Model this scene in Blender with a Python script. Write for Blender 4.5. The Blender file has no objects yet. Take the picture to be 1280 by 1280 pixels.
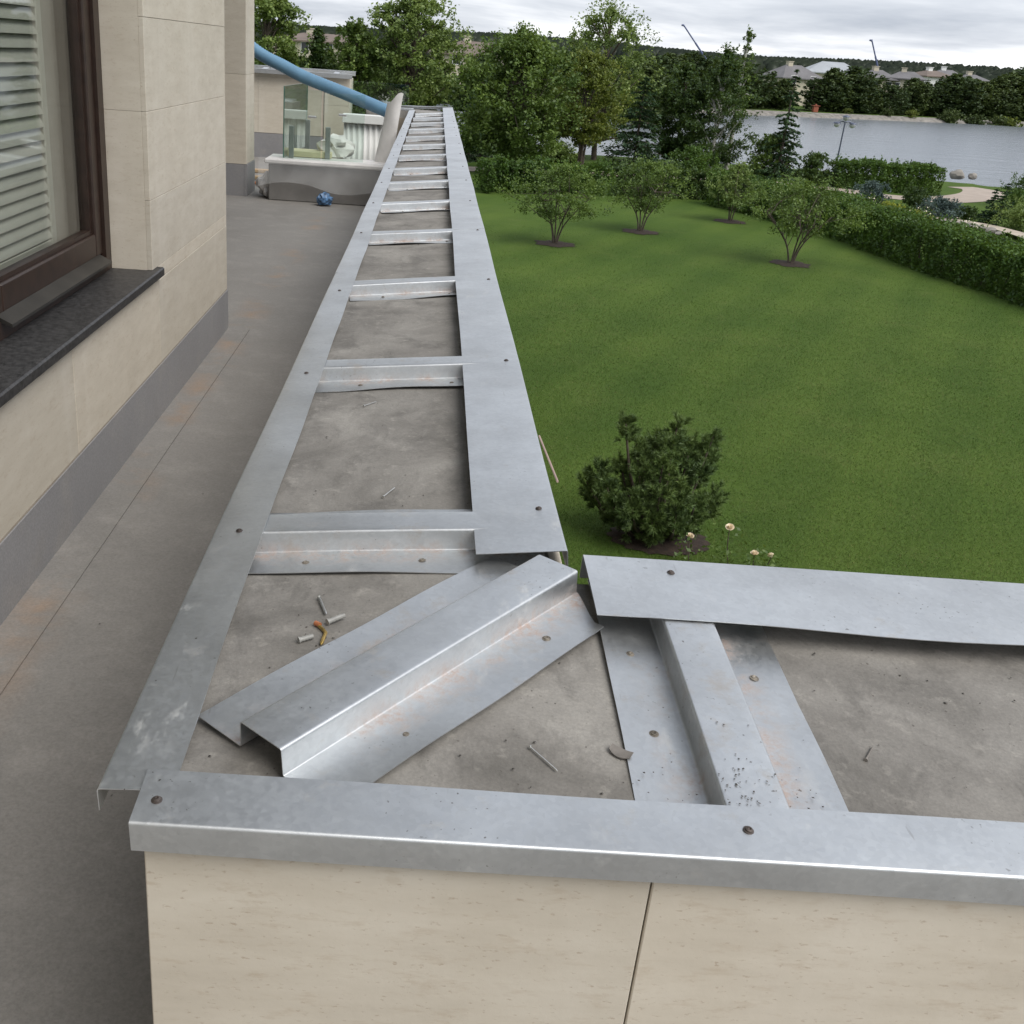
import bpy, math, random
import numpy as np
from mathutils import Matrix, Vector

rad = math.radians
scene = bpy.context.scene
COL = scene.collection

# ------------------------------------------------------------------ camera
PITCH, YAW, ROLL = rad(23.52677), rad(0.3730957), rad(-3.8566)
FPX, CX, CY = 1319.3, 518.92, 640.0          # focal length / principal point in 1280 px
CAM = np.array([0.0, 0.0, 4.8])
def cam_axes():
    cy, sy, cp, sp, cr, sr = math.cos(YAW), math.sin(YAW), math.cos(PITCH), math.sin(PITCH), math.cos(ROLL), math.sin(ROLL)
    fw = np.array([sy*cp, cy*cp, -sp]); rt = np.array([cy, -sy, 0.0]); dn = np.cross(fw, rt)
    return cr*rt+sr*dn, -sr*rt+cr*dn, fw
RT, DN, FW = cam_axes()
cam = bpy.data.cameras.new('camera')
cam.sensor_width = 36.0
cam.lens = 36.0*FPX/1280.0
cam.shift_x = (640.0-CX)/1280.0
cam.clip_start = 0.05; cam.clip_end = 6000.0
camo = bpy.data.objects.new('camera', cam); COL.objects.link(camo)
m = Matrix.Identity(4)
for i in range(3):
    m[i][0] = RT[i]; m[i][1] = -DN[i]; m[i][2] = -FW[i]; m[i][3] = CAM[i]
camo.matrix_world = m
scene.camera = camo

def ray(x, y): return RT*((x-CX)/FPX)+DN*((y-CY)/FPX)+FW
def onz(x, y, z=0.0):
    d = ray(x, y); return CAM+d*((z-CAM[2])/d[2])
def ony(x, y, Y):
    d = ray(x, y); return CAM+d*(Y/d[1])
def onx(x, y, X):
    d = ray(x, y); return CAM+d*(X/d[0])

# ------------------------------------------------------------------ sky + sun (overcast)
SUN_EL, SUN_AZ = rad(52), rad(132)            # azimuth from +Y towards +X
w = bpy.data.worlds.new('World'); scene.world = w; w.use_nodes = True
nt = w.node_tree; nt.nodes.clear()
def wn(t, **k):
    n = nt.nodes.new(t)
    for a, b in k.items(): setattr(n, a, b)
    return n
out = wn('ShaderNodeOutputWorld'); mixs = wn('ShaderNodeMixShader')
b1 = wn('ShaderNodeBackground'); b2 = wn('ShaderNodeBackground')
sky = wn('ShaderNodeTexSky'); sky.sky_type = 'NISHITA'; sky.sun_disc = False
sky.sun_elevation = SUN_EL; sky.sun_rotation = SUN_AZ
b1.inputs[1].default_value = 0.09
nt.links.new(sky.outputs[0], b1.inputs[0])
tc = wn('ShaderNodeTexCoord'); sep = wn('ShaderNodeSeparateXYZ')
nt.links.new(tc.outputs['Generated'], sep.inputs[0])
zz = wn('ShaderNodeMath', operation='ABSOLUTE'); nt.links.new(sep.outputs[2], zz.inputs[0])
za = wn('ShaderNodeMath', operation='ADD'); za.inputs[1].default_value = 0.10; nt.links.new(zz.outputs[0], za.inputs[0])
dx = wn('ShaderNodeMath', operation='DIVIDE'); dy = wn('ShaderNodeMath', operation='DIVIDE')
nt.links.new(sep.outputs[0], dx.inputs[0]); nt.links.new(za.outputs[0], dx.inputs[1])
nt.links.new(sep.outputs[1], dy.inputs[0]); nt.links.new(za.outputs[0], dy.inputs[1])
cmb = wn('ShaderNodeCombineXYZ'); nt.links.new(dx.outputs[0], cmb.inputs[0]); nt.links.new(dy.outputs[0], cmb.inputs[1])
no = wn('ShaderNodeTexNoise'); no.inputs['Scale'].default_value = 0.5; no.inputs['Detail'].default_value = 6; no.inputs['Roughness'].default_value = 0.55
no.inputs['Distortion'].default_value = 0.25
mpw = wn('ShaderNodeMapping'); mpw.inputs['Location'].default_value = (3.1, 1.7, 0.4)
nt.links.new(cmb.outputs[0], mpw.inputs[0]); nt.links.new(mpw.outputs[0], no.inputs['Vector'])
rmp = wn('ShaderNodeValToRGB'); r = rmp.color_ramp
r.elements[0].position = 0.36; r.elements[0].color = (0.27, 0.295, 0.345, 1)
r.elements[1].position = 0.63; r.elements[1].color = (0.66, 0.665, 0.68, 1)
e = r.elements.new(0.5); e.color = (0.43, 0.45, 0.49, 1)
nt.links.new(no.outputs['Fac'], rmp.inputs[0]); nt.links.new(rmp.outputs[0], b2.inputs[0])
b2.inputs[1].default_value = 1.0
mixs.inputs[0].default_value = 0.93
nt.links.new(b1.outputs[0], mixs.inputs[1]); nt.links.new(b2.outputs[0], mixs.inputs[2]); nt.links.new(mixs.outputs[0], out.inputs[0])

sl = bpy.data.lights.new('sun', 'SUN'); sl.energy = 1.5; sl.angle = rad(40); sl.color = (1.0, 0.96, 0.9)
so = bpy.data.objects.new('sun', sl); COL.objects.link(so)
sd = Vector((math.sin(SUN_AZ)*math.cos(SUN_EL), math.cos(SUN_AZ)*math.cos(SUN_EL), math.sin(SUN_EL)))
so.rotation_euler = (-sd).to_track_quat('-Z', 'Y').to_euler(); so.location = (20, 20, 30)

vs = scene.view_settings
vs.view_transform = 'Standard'; vs.look = 'None'; vs.exposure = 0.92; vs.gamma = 1.0; vs.use_curve_mapping = False
scene.cycles.max_bounces = 4; scene.cycles.diffuse_bounces = 3; scene.cycles.glossy_bounces = 3; scene.cycles.transparent_max_bounces = 10

# ------------------------------------------------------------------ helpers
rng = np.random.default_rng(11)
random.seed(5)

def tag(o, label=None, cat=None, group=None, kind=None):
    if label: o['label'] = label
    if cat: o['category'] = cat
    if group: o['group'] = group
    if kind: o['kind'] = kind
    return o
def link(name, me, mat=None, parent=None):
    o = bpy.data.objects.new(name, me); COL.objects.link(o)
    if me is not None and mat is not None and not me.materials: me.materials.append(mat)
    if parent is not None: o.parent = parent
    return o
def empty(name, loc=(0, 0, 0), rz=0.0):
    o = bpy.data.objects.new(name, None); COL.objects.link(o)
    o.location = loc; o.rotation_euler = (0, 0, rz); o.empty_display_size = 0.05
    return o
def np_mesh(name, V, F):
    """V (n,3) float, F (m,k) int, all faces with k corners"""
    V = np.asarray(V, np.float32); F = np.asarray(F, np.int32); k = F.shape[1]
    me = bpy.data.meshes.new(name)
    me.vertices.add(len(V)); me.vertices.foreach_set('co', V.ravel())
    me.loops.add(F.size); me.loops.foreach_set('vertex_index', F.ravel())
    me.polygons.add(len(F)); me.polygons.foreach_set('loop_start', np.arange(0, F.size, k, dtype=np.int32))
    me.polygons.foreach_set('loop_total', np.full(len(F), k, np.int32))
    me.update(calc_edges=True)
    return me
def smooth(me, ang=40):
    me.polygons.foreach_set('use_smooth', np.ones(len(me.polygons), bool))
    try: me.set_sharp_from_angle(angle=rad(ang))
    except Exception: pass
    return me

class MB:
    def __init__(s): s.v = []; s.f = []
    def add(s, vs, fs):
        b = len(s.v); s.v += [tuple(map(float, p)) for p in vs]; s.f += [tuple(i+b for i in f) for f in fs]; return s
    def box(s, x0, x1, y0, y1, z0, z1):
        return s.add([(x0,y0,z0),(x1,y0,z0),(x1,y1,z0),(x0,y1,z0),(x0,y0,z1),(x1,y0,z1),(x1,y1,z1),(x0,y1,z1)],
                     [(0,3,2,1),(4,5,6,7),(0,1,5,4),(1,2,6,5),(2,3,7,6),(3,0,4,7)])
    def cbox(s, x0, x1, y0, y1, z0, z1, c=0.003):
        """box with chamfered edges"""
        X, Y, Z = (x0, x1), (y0, y1), (z0, z1); idx = {}; vs = []
        for a in (0, 1):
            for b in (0, 1):
                for d in (0, 1):
                    p = (X[a], Y[b], Z[d]); sgn = (1-2*a, 1-2*b, 1-2*d)
                    for ax in range(3):
                        q = [p[i]+(sgn[i]*c if i != ax else 0) for i in range(3)]
                        idx[(a, b, d, ax)] = len(vs); vs.append(q)
        fs = []
        g = lambda a, b, d, ax: idx[(a, b, d, ax)]
        for k in (0, 1):
            f = [g(k,0,0,0), g(k,1,0,0), g(k,1,1,0), g(k,0,1,0)]; fs.append(f if k else f[::-1])
            f = [g(0,k,0,1), g(0,k,1,1), g(1,k,1,1), g(1,k,0,1)]; fs.append(f if k else f[::-1])
            f = [g(0,0,k,2), g(1,0,k,2), g(1,1,k,2), g(0,1,k,2)]; fs.append(f if k else f[::-1])
        for a in (0, 1):
            for b in (0, 1):
                fs.append([g(a,b,0,0), g(a,b,1,0), g(a,b,1,1), g(a,b,0,1)] if (a == b) else [g(a,b,0,1), g(a,b,1,1), g(a,b,1,0), g(a,b,0,0)])
                fs.append([g(a,0,b,0), g(a,0,b,2), g(a,1,b,2), g(a,1,b,0)] if (a != b) else [g(a,1,b,0), g(a,1,b,2), g(a,0,b,2), g(a,0,b,0)])
                fs.append([g(0,a,b,1), g(0,a,b,2), g(1,a,b,2), g(1,a,b,1)] if (a == b) else [g(1,a,b,1), g(1,a,b,2), g(0,a,b,2), g(0,a,b,1)])
        for a in (0, 1):
            for b in (0, 1):
                for d in (0, 1):
                    f = [g(a,b,d,0), g(a,b,d,1), g(a,b,d,2)]
                    fs.append(f if (a+b+d) % 2 else f[::-1])
        return s.add(vs, fs)
    def tube(s, pts, rads, n=8, cap=True):
        pts = [Vector(p) for p in pts]; rings = []
        up = Vector((0.31, 0.17, 0.93))
        for i, p in enumerate(pts):
            t = (pts[min(i+1, len(pts)-1)]-pts[max(i-1, 0)])
            if t.length < 1e-9: t = Vector((0, 0, 1))
            t.normalize()
            a = t.cross(up)
            if a.length < 0.05: a = t.cross(Vector((1, 0, 0)))
            a.normalize(); b = t.cross(a)
            r_ = rads[i] if hasattr(rads, '__len__') else rads
            rings.append([p+a*(math.cos(2*math.pi*k/n)*r_)+b*(math.sin(2*math.pi*k/n)*r_) for k in range(n)])
        vs = [q for rg in rings for q in rg]; fs = []
        for i in range(len(rings)-1):
            for k in range(n):
                k2 = (k+1) % n; fs.append((i*n+k, i*n+k2, (i+1)*n+k2, (i+1)*n+k))
        if cap:
            fs.append(tuple(range(n))[::-1]); fs.append(tuple((len(rings)-1)*n+k for k in range(n)))
        return s.add(vs, fs)
    def lathe(s, prof, n=16, c=(0, 0, 0)):
        vs = []; fs = []
        for (r_, z) in prof:
            for k in range(n):
                a = 2*math.pi*k/n; vs.append((c[0]+r_*math.cos(a), c[1]+r_*math.sin(a), c[2]+z))
        for i in range(len(prof)-1):
            for k in range(n):
                k2 = (k+1) % n; fs.append((i*n+k, i*n+k2, (i+1)*n+k2, (i+1)*n+k))
        fs.append(tuple(range(n))[::-1]); fs.append(tuple((len(prof)-1)*n+k for k in range(n)))
        return s.add(vs, fs)
    def mesh(s, name, sm=None):
        me = bpy.data.meshes.new(name); me.from_pydata(s.v, [], s.f); me.update()
        if sm: smooth(me, sm)
        return me
    def build(s, name, mat, parent=None, sm=None):
        return link(name, s.mesh(name, sm), mat, parent)

# ------------------------------------------------------------------ materials
def newmat(name):
    m_ = bpy.data.materials.new(name); m_.use_nodes = True
    n = m_.node_tree; b = n.nodes['Principled BSDF']
    return m_, n, b
def nd(n, t, **k):
    x = n.nodes.new(t)
    for a, b in k.items(): setattr(x, a, b)
    return x
def noise(n, scale, detail=4, rough=0.55, coord='Object', stretch=None, dist=0.0):
    t = nd(n, 'ShaderNodeTexCoord'); x = nd(n, 'ShaderNodeTexNoise')
    x.inputs['Scale'].default_value = scale; x.inputs['Detail'].default_value = detail; x.inputs['Roughness'].default_value = rough
    x.inputs['Distortion'].default_value = dist
    if stretch:
        mp = nd(n, 'ShaderNodeMapping'); mp.inputs['Scale'].default_value = stretch
        n.links.new(t.outputs[coord], mp.inputs[0]); n.links.new(mp.outputs[0], x.inputs['Vector'])
    else: n.links.new(t.outputs[coord], x.inputs['Vector'])
    return x.outputs['Fac']
def wnoise(n, scale, detail=4, rough=0.55, stretch=(1, 1, 1), dist=0.0):
    g = nd(n, 'ShaderNodeNewGeometry'); x = nd(n, 'ShaderNodeTexNoise'); mp = nd(n, 'ShaderNodeMapping')
    mp.inputs['Scale'].default_value = stretch
    x.inputs['Scale'].default_value = scale; x.inputs['Detail'].default_value = detail; x.inputs['Roughness'].default_value = rough
    x.inputs['Distortion'].default_value = dist
    n.links.new(g.outputs['Position'], mp.inputs[0]); n.links.new(mp.outputs[0], x.inputs['Vector'])
    return x.outputs['Fac']
def ramp(n, fac, stops):
    x = nd(n, 'ShaderNodeValToRGB'); r_ = x.color_ramp
    def c4(c): return (c, c, c, 1) if not hasattr(c, '__len__') else (*c, 1)
    r_.elements[0].position = stops[0][0]; r_.elements[0].color = c4(stops[0][1])
    r_.elements[1].position = stops[-1][0]; r_.elements[1].color = c4(stops[-1][1])
    for p, c in stops[1:-1]:
        e_ = r_.elements.new(p); e_.color = c4(c)
    n.links.new(fac, x.inputs[0]); return x.outputs[0]
def mix(n, fac, a, b, mode='MIX'):
    x = nd(n, 'ShaderNodeMix', data_type='RGBA', blend_type=mode)
    if isinstance(fac, (int, float)): x.inputs[0].default_value = fac
    else: n.links.new(fac, x.inputs[0])
    for i, s in ((6, a), (7, b)):
        if hasattr(s, 'is_linked') or hasattr(s, 'links'): n.links.new(s, x.inputs[i])
        else: x.inputs[i].default_value = (*s, 1)
    return x.outputs[2]
def math_(n, op, a, b=None, c=None):
    x = nd(n, 'ShaderNodeMath', operation=op)
    for i, s in enumerate((a, b, c)):
        if s is None: continue
        if isinstance(s, (int, float)): x.inputs[i].default_value = s
        else: n.links.new(s, x.inputs[i])
    return x.outputs[0]
def bump(n, b, h, strength=0.2, dist=0.01):
    x = nd(n, 'ShaderNodeBump'); x.inputs['Strength'].default_value = strength; x.inputs['Distance'].default_value = dist
    n.links.new(h, x.inputs['Height']); n.links.new(x.outputs[0], b.inputs['Normal'])
def plain(name, col, rough=0.6, metal=0.0, var=0.12, scale=8.0, bs=0.0):
    m_, n, b = newmat(name)
    f = wnoise(n, scale, 5)
    lo = tuple(max(0, c*(1-var)) for c in col); hi = tuple(min(1, c*(1+var)) for c in col)
    n.links.new(ramp(n, f, [(0.3, lo), (0.7, hi)]), b.inputs['Base Color'])
    b.inputs['Roughness'].default_value = rough; b.inputs['Metallic'].default_value = metal
    if bs: bump(n, b, wnoise(n, scale*6, 4), bs, 0.01)
    return m_

MAT = {}
def galv(name, rust=False, tone=1.0):
    m_, n, b = newmat(name)
    f1 = wnoise(n, 9, 5, 0.6); f2 = wnoise(n, 70, 3, 0.6); f3 = wnoise(n, 2.2, 3)
    base = ramp(n, f1, [(0.3, (0.54*tone, 0.56*tone, 0.575*tone)), (0.7, (0.655*tone, 0.68*tone, 0.695*tone))])
    # zinc spangle: small crystal facets
    vo = nd(n, 'ShaderNodeTexVoronoi'); vo.inputs['Scale'].default_value = 150
    gg = nd(n, 'ShaderNodeNewGeometry'); n.links.new(gg.outputs['Position'], vo.inputs['Vector'])
    spg = nd(n, 'ShaderNodeSeparateColor'); n.links.new(vo.outputs['Color'], spg.inputs[0])
    base = mix(n, 0.09, base, ramp(n, spg.outputs[0], [(0.0, (0.30, 0.31, 0.32)), (1.0, (0.82, 0.83, 0.84))]))
    # whitish chalk scuffs and rubbed streaks
    sc = math_(n, 'MULTIPLY', ramp(n, wnoise(n, 26, 6, 0.7, (1, .35, 1)), [(0.58, 0.0), (0.70, 1.0)]), ramp(n, f3, [(0.48, 0.0), (0.66, 0.7)]))
    base = mix(n, sc, base, (0.70, 0.70, 0.68))
    scr = math_(n, 'MULTIPLY', ramp(n, wnoise(n, 11, 4, 0.7, (9, .5, 9), 0.4), [(0.66, 0.0), (0.72, 0.5)]), ramp(n, f3, [(0.40, 0.0), (0.6, 1.0)]))
    base = mix(n, scr, base, (0.36, 0.36, 0.35))
    # dull grey film, mild
    film = ramp(n, wnoise(n, 3.4, 6, 0.6), [(0.45, 0.0), (0.75, 0.32)])
    base = mix(n, film, base, (0.33, 0.335, 0.335))
    # dusty grime in small patches
    gr = ramp(n, wnoise(n, 17, 7, 0.72), [(0.60, 0.0), (0.74, 0.45)])
    base = mix(n, gr, base, (0.36, 0.335, 0.30))
    met = math_(n, 'SUBTRACT', 0.92, math_(n, 'ADD', math_(n, 'MULTIPLY', sc, 0.6), math_(n, 'MULTIPLY', gr, 0.7)))
    rg = math_(n, 'ADD', 0.41, math_(n, 'MULTIPLY', spg.outputs[1], 0.06))
    rg = math_(n, 'ADD', rg, math_(n, 'MULTIPLY', film, 0.12))
    # dark specks
    sp = ramp(n, wnoise(n, 160, 2, 0.4), [(0.70, 0.0), (0.76, 0.8)])
    sp = math_(n, 'MULTIPLY', sp, ramp(n, wnoise(n, 6, 3), [(0.5, 0.0), (0.62, 1.0)]))
    base = mix(n, sp, base, (0.10, 0.085, 0.07))
    if rust:
        t = nd(n, 'ShaderNodeTexCoord'); s_ = nd(n, 'ShaderNodeSeparateXYZ'); n.links.new(t.outputs['Object'], s_.inputs[0])
        ay = math_(n, 'ABSOLUTE', s_.outputs[1])
        near = math_(n, 'SUBTRACT', 1.0, math_(n, 'MULTIPLY', math_(n, 'ABSOLUTE', math_(n, 'SUBTRACT', ay, 0.052)), 20.0))
        near = math_(n, 'MAXIMUM', near, 0.0)
        low = math_(n, 'MAXIMUM', math_(n, 'SUBTRACT', 1.0, math_(n, 'MULTIPLY', s_.outputs[2], 38.0)), 0.0)
        rn = ramp(n, wnoise(n, 22, 6, 0.65), [(0.40, 0.0), (0.60, 1.0)])
        rbig = ramp(n, wnoise(n, 4.5, 3), [(0.36, 0.0), (0.55, 1.0)])
        msk = math_(n, 'MULTIPLY', math_(n, 'MULTIPLY', math_(n, 'MULTIPLY', near, low), rn), rbig)
        dirt = ramp(n, wnoise(n, 13, 6, 0.7), [(0.56, 0.0), (0.7, 0.65)])
        base = mix(n, math_(n, 'MULTIPLY', dirt, 0.7), base, (0.33, 0.27, 0.21))
        msk = math_(n, 'MULTIPLY', msk, ramp(n, wnoise(n, 75, 5, 0.7), [(0.38, 0.15), (0.58, 1.0)]))
        base = mix(n, math_(n, 'MINIMUM', math_(n, 'MULTIPLY', msk, 1.0), 0.7), base, (0.36, 0.225, 0.16))
        met = math_(n, 'SUBTRACT', met, math_(n, 'MULTIPLY', msk, 0.85))
        met = math_(n, 'SUBTRACT', met, math_(n, 'MULTIPLY', dirt, 0.4))
        met = math_(n, 'MAXIMUM', met, 0.0)
        rg = math_(n, 'ADD', rg, math_(n, 'MULTIPLY', msk, 0.3))
    n.links.new(base, b.inputs['Base Color']); n.links.new(met, b.inputs['Metallic']); n.links.new(rg, b.inputs['Roughness'])
    bump(n, b, math_(n, 'ADD', math_(n, 'MULTIPLY', wnoise(n, 6, 2), 0.5), math_(n, 'MULTIPLY', f2, 0.03)), 0.10, 0.01)
    return m_
MAT['galv'] = galv('galvanised_steel')
MAT['galv_rust'] = galv('galvanised_steel_rusty', True)

def mk_stone():
    m_, n, b = newmat('beige_stone')
    f = wnoise(n, 5, 6, 0.6, (1, 1, 4.0)); f2 = wnoise(n, 22, 5, 0.65, (1, 1, 3.5)); f3 = wnoise(n, 1.3, 3)
    c = ramp(n, f, [(0.3, (0.485, 0.438, 0.362)), (0.5, (0.53, 0.482, 0.402)), (0.7, (0.575, 0.53, 0.45))])
    st = ramp(n, f2, [(0.55, 0.0), (0.72, 0.6)])
    c = mix(n, st, c, (0.41, 0.335, 0.25))
    c = mix(n, ramp(n, f3, [(0.4, 0.0), (0.75, 0.35)]), c, (0.62, 0.57, 0.48))
    # vertical weather streaks
    vst = ramp(n, wnoise(n, 7, 4, 0.6, (1, 1, .12)), [(0.5, 0.0), (0.7, 0.22)])
    c = mix(n, vst, c, (0.66, 0.62, 0.55))
    pit = ramp(n, wnoise(n, 90, 3, 0.6, (1, 1, 2.2)), [(0.62, 0.0), (0.72, 0.7)])
    c = mix(n, math_(n, 'MULTIPLY', pit, 0.75), c, (0.33, 0.25, 0.18))
    oi = nd(n, 'ShaderNodeObjectInfo')
    c = mix(n, 1.0, c, ramp(n, oi.outputs['Random'], [(0.0, (0.93, 0.93, 0.93)), (1.0, (1.04, 1.03, 1.02))]), 'MULTIPLY')
    n.links.new(c, b.inputs['Base Color']); b.inputs['Roughness'].default_value = 0.72
    bump(n, b, math_(n, 'SUBTRACT', wnoise(n, 60, 5), pit), 0.10, 0.004)
    return m_
MAT['stone'] = mk_stone()
def mk_conc():
    m_, n, b = newmat('screed_concrete')
    f = wnoise(n, 3.5, 7, 0.62, dist=0.5); f2 = wnoise(n, 30, 5, 0.65); f3 = wnoise(n, 7, 7, 0.72, (1.4, .9, 1), 0.4)
    c = ramp(n, f, [(0.30, (0.135, 0.128, 0.117)), (0.48, (0.215, 0.205, 0.19)), (0.68, (0.30, 0.288, 0.268))])
    c = mix(n, ramp(n, f3, [(0.50, 0.0), (0.66, 0.6)]), c, (0.105, 0.10, 0.092))
    c = mix(n, ramp(n, f2, [(0.58, 0.0), (0.72, 0.35)]), c, (0.43, 0.41, 0.375))
    c = mix(n, 1.0, c, ramp(n, wnoise(n, 210, 4, 0.7), [(0.3, (0.88, 0.875, 0.87)), (0.7, (1.14, 1.13, 1.11))]), 'MULTIPLY')
    sp = ramp(n, wnoise(n, 120, 2), [(0.70, 0.0), (0.76, 0.8)])
    c = mix(n, sp, c, (0.09, 0.08, 0.07))
    n.links.new(c, b.inputs['Base Color']); b.inputs['Roughness'].default_value = 0.85
    bump(n, b, math_(n, 'ADD', f2, math_(n, 'MULTIPLY', f3, 1.5)), 0.35, 0.006)
    return m_
MAT['conc'] = mk_conc()
def mk_membrane(name, c0, c1, stain=True):
    m_, n, b = newmat(name)
    f = wnoise(n, 1.1, 6, 0.6); f2 = wnoise(n, 55, 4, 0.6)
    c = ramp(n, f, [(0.3, c0), (0.7, c1)])
    if stain:
        g = nd(n, 'ShaderNodeNewGeometry'); s_ = nd(n, 'ShaderNodeSeparateXYZ'); n.links.new(g.outputs['Position'], s_.inputs[0])
        nr = math_(n, 'MAXIMUM', math_(n, 'SUBTRACT', 1.0, math_(n, 'MULTIPLY', math_(n, 'ABSOLUTE', math_(n, 'ADD', s_.outputs[0], 1.12)), 7.0)), 0.0)
        k = math_(n, 'MULTIPLY', nr, ramp(n, wnoise(n, 2.6, 5, 0.6), [(0.5, 0.0), (0.66, 0.8)]))
        c = mix(n, k, c, (0.30, 0.21, 0.145))
        sp = ramp(n, wnoise(n, 14, 2), [(0.78, 0.0), (0.80, 0.5)])
        c = mix(n, sp, c, (0.08, 0.07, 0.06))
    c = mix(n, ramp(n, wnoise(n, 4.5, 7, 0.7), [(0.5, 0.0), (0.72, 0.45)]), c, (0.33, 0.31, 0.285))
    c = mix(n, ramp(n, wnoise(n, 2.2, 6, 0.65), [(0.55, 0.0), (0.75, 0.4)]), c, (0.15, 0.14, 0.13))
    c = mix(n, ramp(n, f2, [(0.4, 0.0), (0.8, 0.2)]), c, (0.30, 0.29, 0.28))
    c = mix(n, 1.0, c, ramp(n, wnoise(n, 130, 4, 0.7), [(0.3, (0.84, 0.84, 0.84)), (0.7, (1.16, 1.16, 1.16))]), 'MULTIPLY')
    n.links.new(c, b.inputs['Base Color']); b.inputs['Roughness'].default_value = 0.7
    bump(n, b, math_(n, 'ADD', f2, math_(n, 'MULTIPLY', f, 6.0)), 0.12, 0.004)
    return m_
MAT['floor'] = mk_membrane('grey_roof_membrane', (0.19, 0.180, 0.166), (0.245, 0.233, 0.217))
MAT['upstand'] = mk_membrane('bluish_upstand_membrane', (0.225, 0.222, 0.228), (0.275, 0.272, 0.28), False)
MAT['mortar'] = plain('joint_mortar', (0.26, 0.225, 0.18), 0.9)
MAT['granite'] = plain('black_granite', (0.034, 0.033, 0.033), 0.5, var=0.7, scale=60)
MAT['wood'] = plain('brown_stained_wood', (0.027, 0.0145, 0.010), 0.42, var=0.3, scale=20)
MAT['drip'] = plain('bronze_drip_rail', (0.055, 0.052, 0.047), 0.4, 0.5, 0.2)
MAT['shutter'] = plain('white_shutter_paint', (0.42, 0.415, 0.37), 0.45, var=0.05)
MAT['room'] = plain('dim_interior', (0.30, 0.28, 0.25), 0.9)
MAT['white'] = plain('white_paint', (0.74, 0.75, 0.73), 0.5, var=0.06)
MAT['foam'] = plain('white_foam_wrap', (0.66, 0.64, 0.62), 0.6, var=0.12, scale=5, bs=0.3)
MAT['blue'] = plain('blue_ribbed_hose', (0.13, 0.26, 0.39), 0.5, var=0.15, scale=4)
MAT['blueball'] = plain('blue_plastic', (0.07, 0.15, 0.28), 0.4, var=0.8, scale=30)
MAT['postgrey'] = plain('dull_steel_post', (0.34, 0.345, 0.335), 0.45, 0.4)
MAT['grey_block'] = plain('grey_plinth', (0.19, 0.182, 0.172), 0.8, var=0.25, scale=3)
MAT['plank'] = plain('raw_timber', (0.42, 0.30, 0.18), 0.7, var=0.2)
MAT['orange'] = plain('orange_strap', (0.45, 0.15, 0.05), 0.6)
MAT['screw'] = plain('dark_screw', (0.12, 0.10, 0.09), 0.45, 0.7, 0.4, 80)
MAT['zinc'] = plain('bright_zinc', (0.62, 0.62, 0.60), 0.35, 0.9, 0.15, 60)
MAT['brass'] = plain('yellow_zinc', (0.55, 0.38, 0.12), 0.35, 0.85, 0.3, 60)
MAT['copperhead'] = plain('reddish_plug', (0.35, 0.13, 0.06), 0.5, 0.2, 0.3, 60)
MAT['dowel'] = plain('grey_nylon_plug', (0.30, 0.30, 0.285), 0.5, var=0.25, scale=60)
MAT['chip'] = plain('grey_chip', (0.18, 0.165, 0.15), 0.8, var=0.3, scale=40)
MAT['mulch'] = plain('bark_mulch', (0.035, 0.022, 0.015), 0.95, var=0.5, scale=18, bs=0.8)
MAT['bark'] = plain('bark', (0.085, 0.068, 0.052), 0.9, var=0.35, scale=9, bs=0.5)
MAT['birchbark'] = plain('pale_birch_bark', (0.40, 0.39, 0.36), 0.8, var=0.5, scale=6)
MAT['path'] = plain('sandy_path', (0.36, 0.30, 0.25), 0.9, var=0.12, scale=1.5)
MAT['rock'] = plain('boulder_stone', (0.20, 0.185, 0.165), 0.85, var=0.4, scale=1.6, bs=0.5)
MAT['paver'] = plain('tan_paving', (0.42, 0.36, 0.29), 0.85, var=0.2, scale=3)
MAT['lamp'] = plain('grey_lamp_metal', (0.10, 0.115, 0.16), 0.4, 0.5)
MAT['lampglass'] = plain('milky_lamp_globe', (0.55, 0.56, 0.56), 0.3)
MAT['cream'] = plain('cream_render', (0.50, 0.46, 0.36), 0.85, var=0.06, scale=.4)
MAT['roofgrey'] = plain('grey_roof_shingle', (0.15, 0.145, 0.15), 0.8, var=0.15, scale=.6)
MAT['roofpale'] = plain('pale_metal_roof', (0.33, 0.35, 0.37), 0.5, var=0.1, scale=.4)
MAT['roofbrown'] = plain('brown_roof_tile', (0.16, 0.125, 0.105), 0.8, var=0.15, scale=.6)
MAT['darkglass'] = plain('dark_window_glass', (0.03, 0.035, 0.04), 0.15)
MAT['crane'] = plain('crane_blue_paint', (0.10, 0.12, 0.24), 0.5)
MAT['stick'] = plain('pinkish_rod', (0.42, 0.30, 0.26), 0.6)
MAT['petal'] = plain('peach_rose_petals', (0.88, 0.76, 0.58), 0.6, var=0.14, scale=14)
MAT['petalw'] = plain('cream_flower', (0.82, 0.75, 0.58), 0.6, var=0.15, scale=14)
MAT['redthing'] = plain('faded_red_plastic', (0.30, 0.09, 0.05), 0.6)

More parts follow.
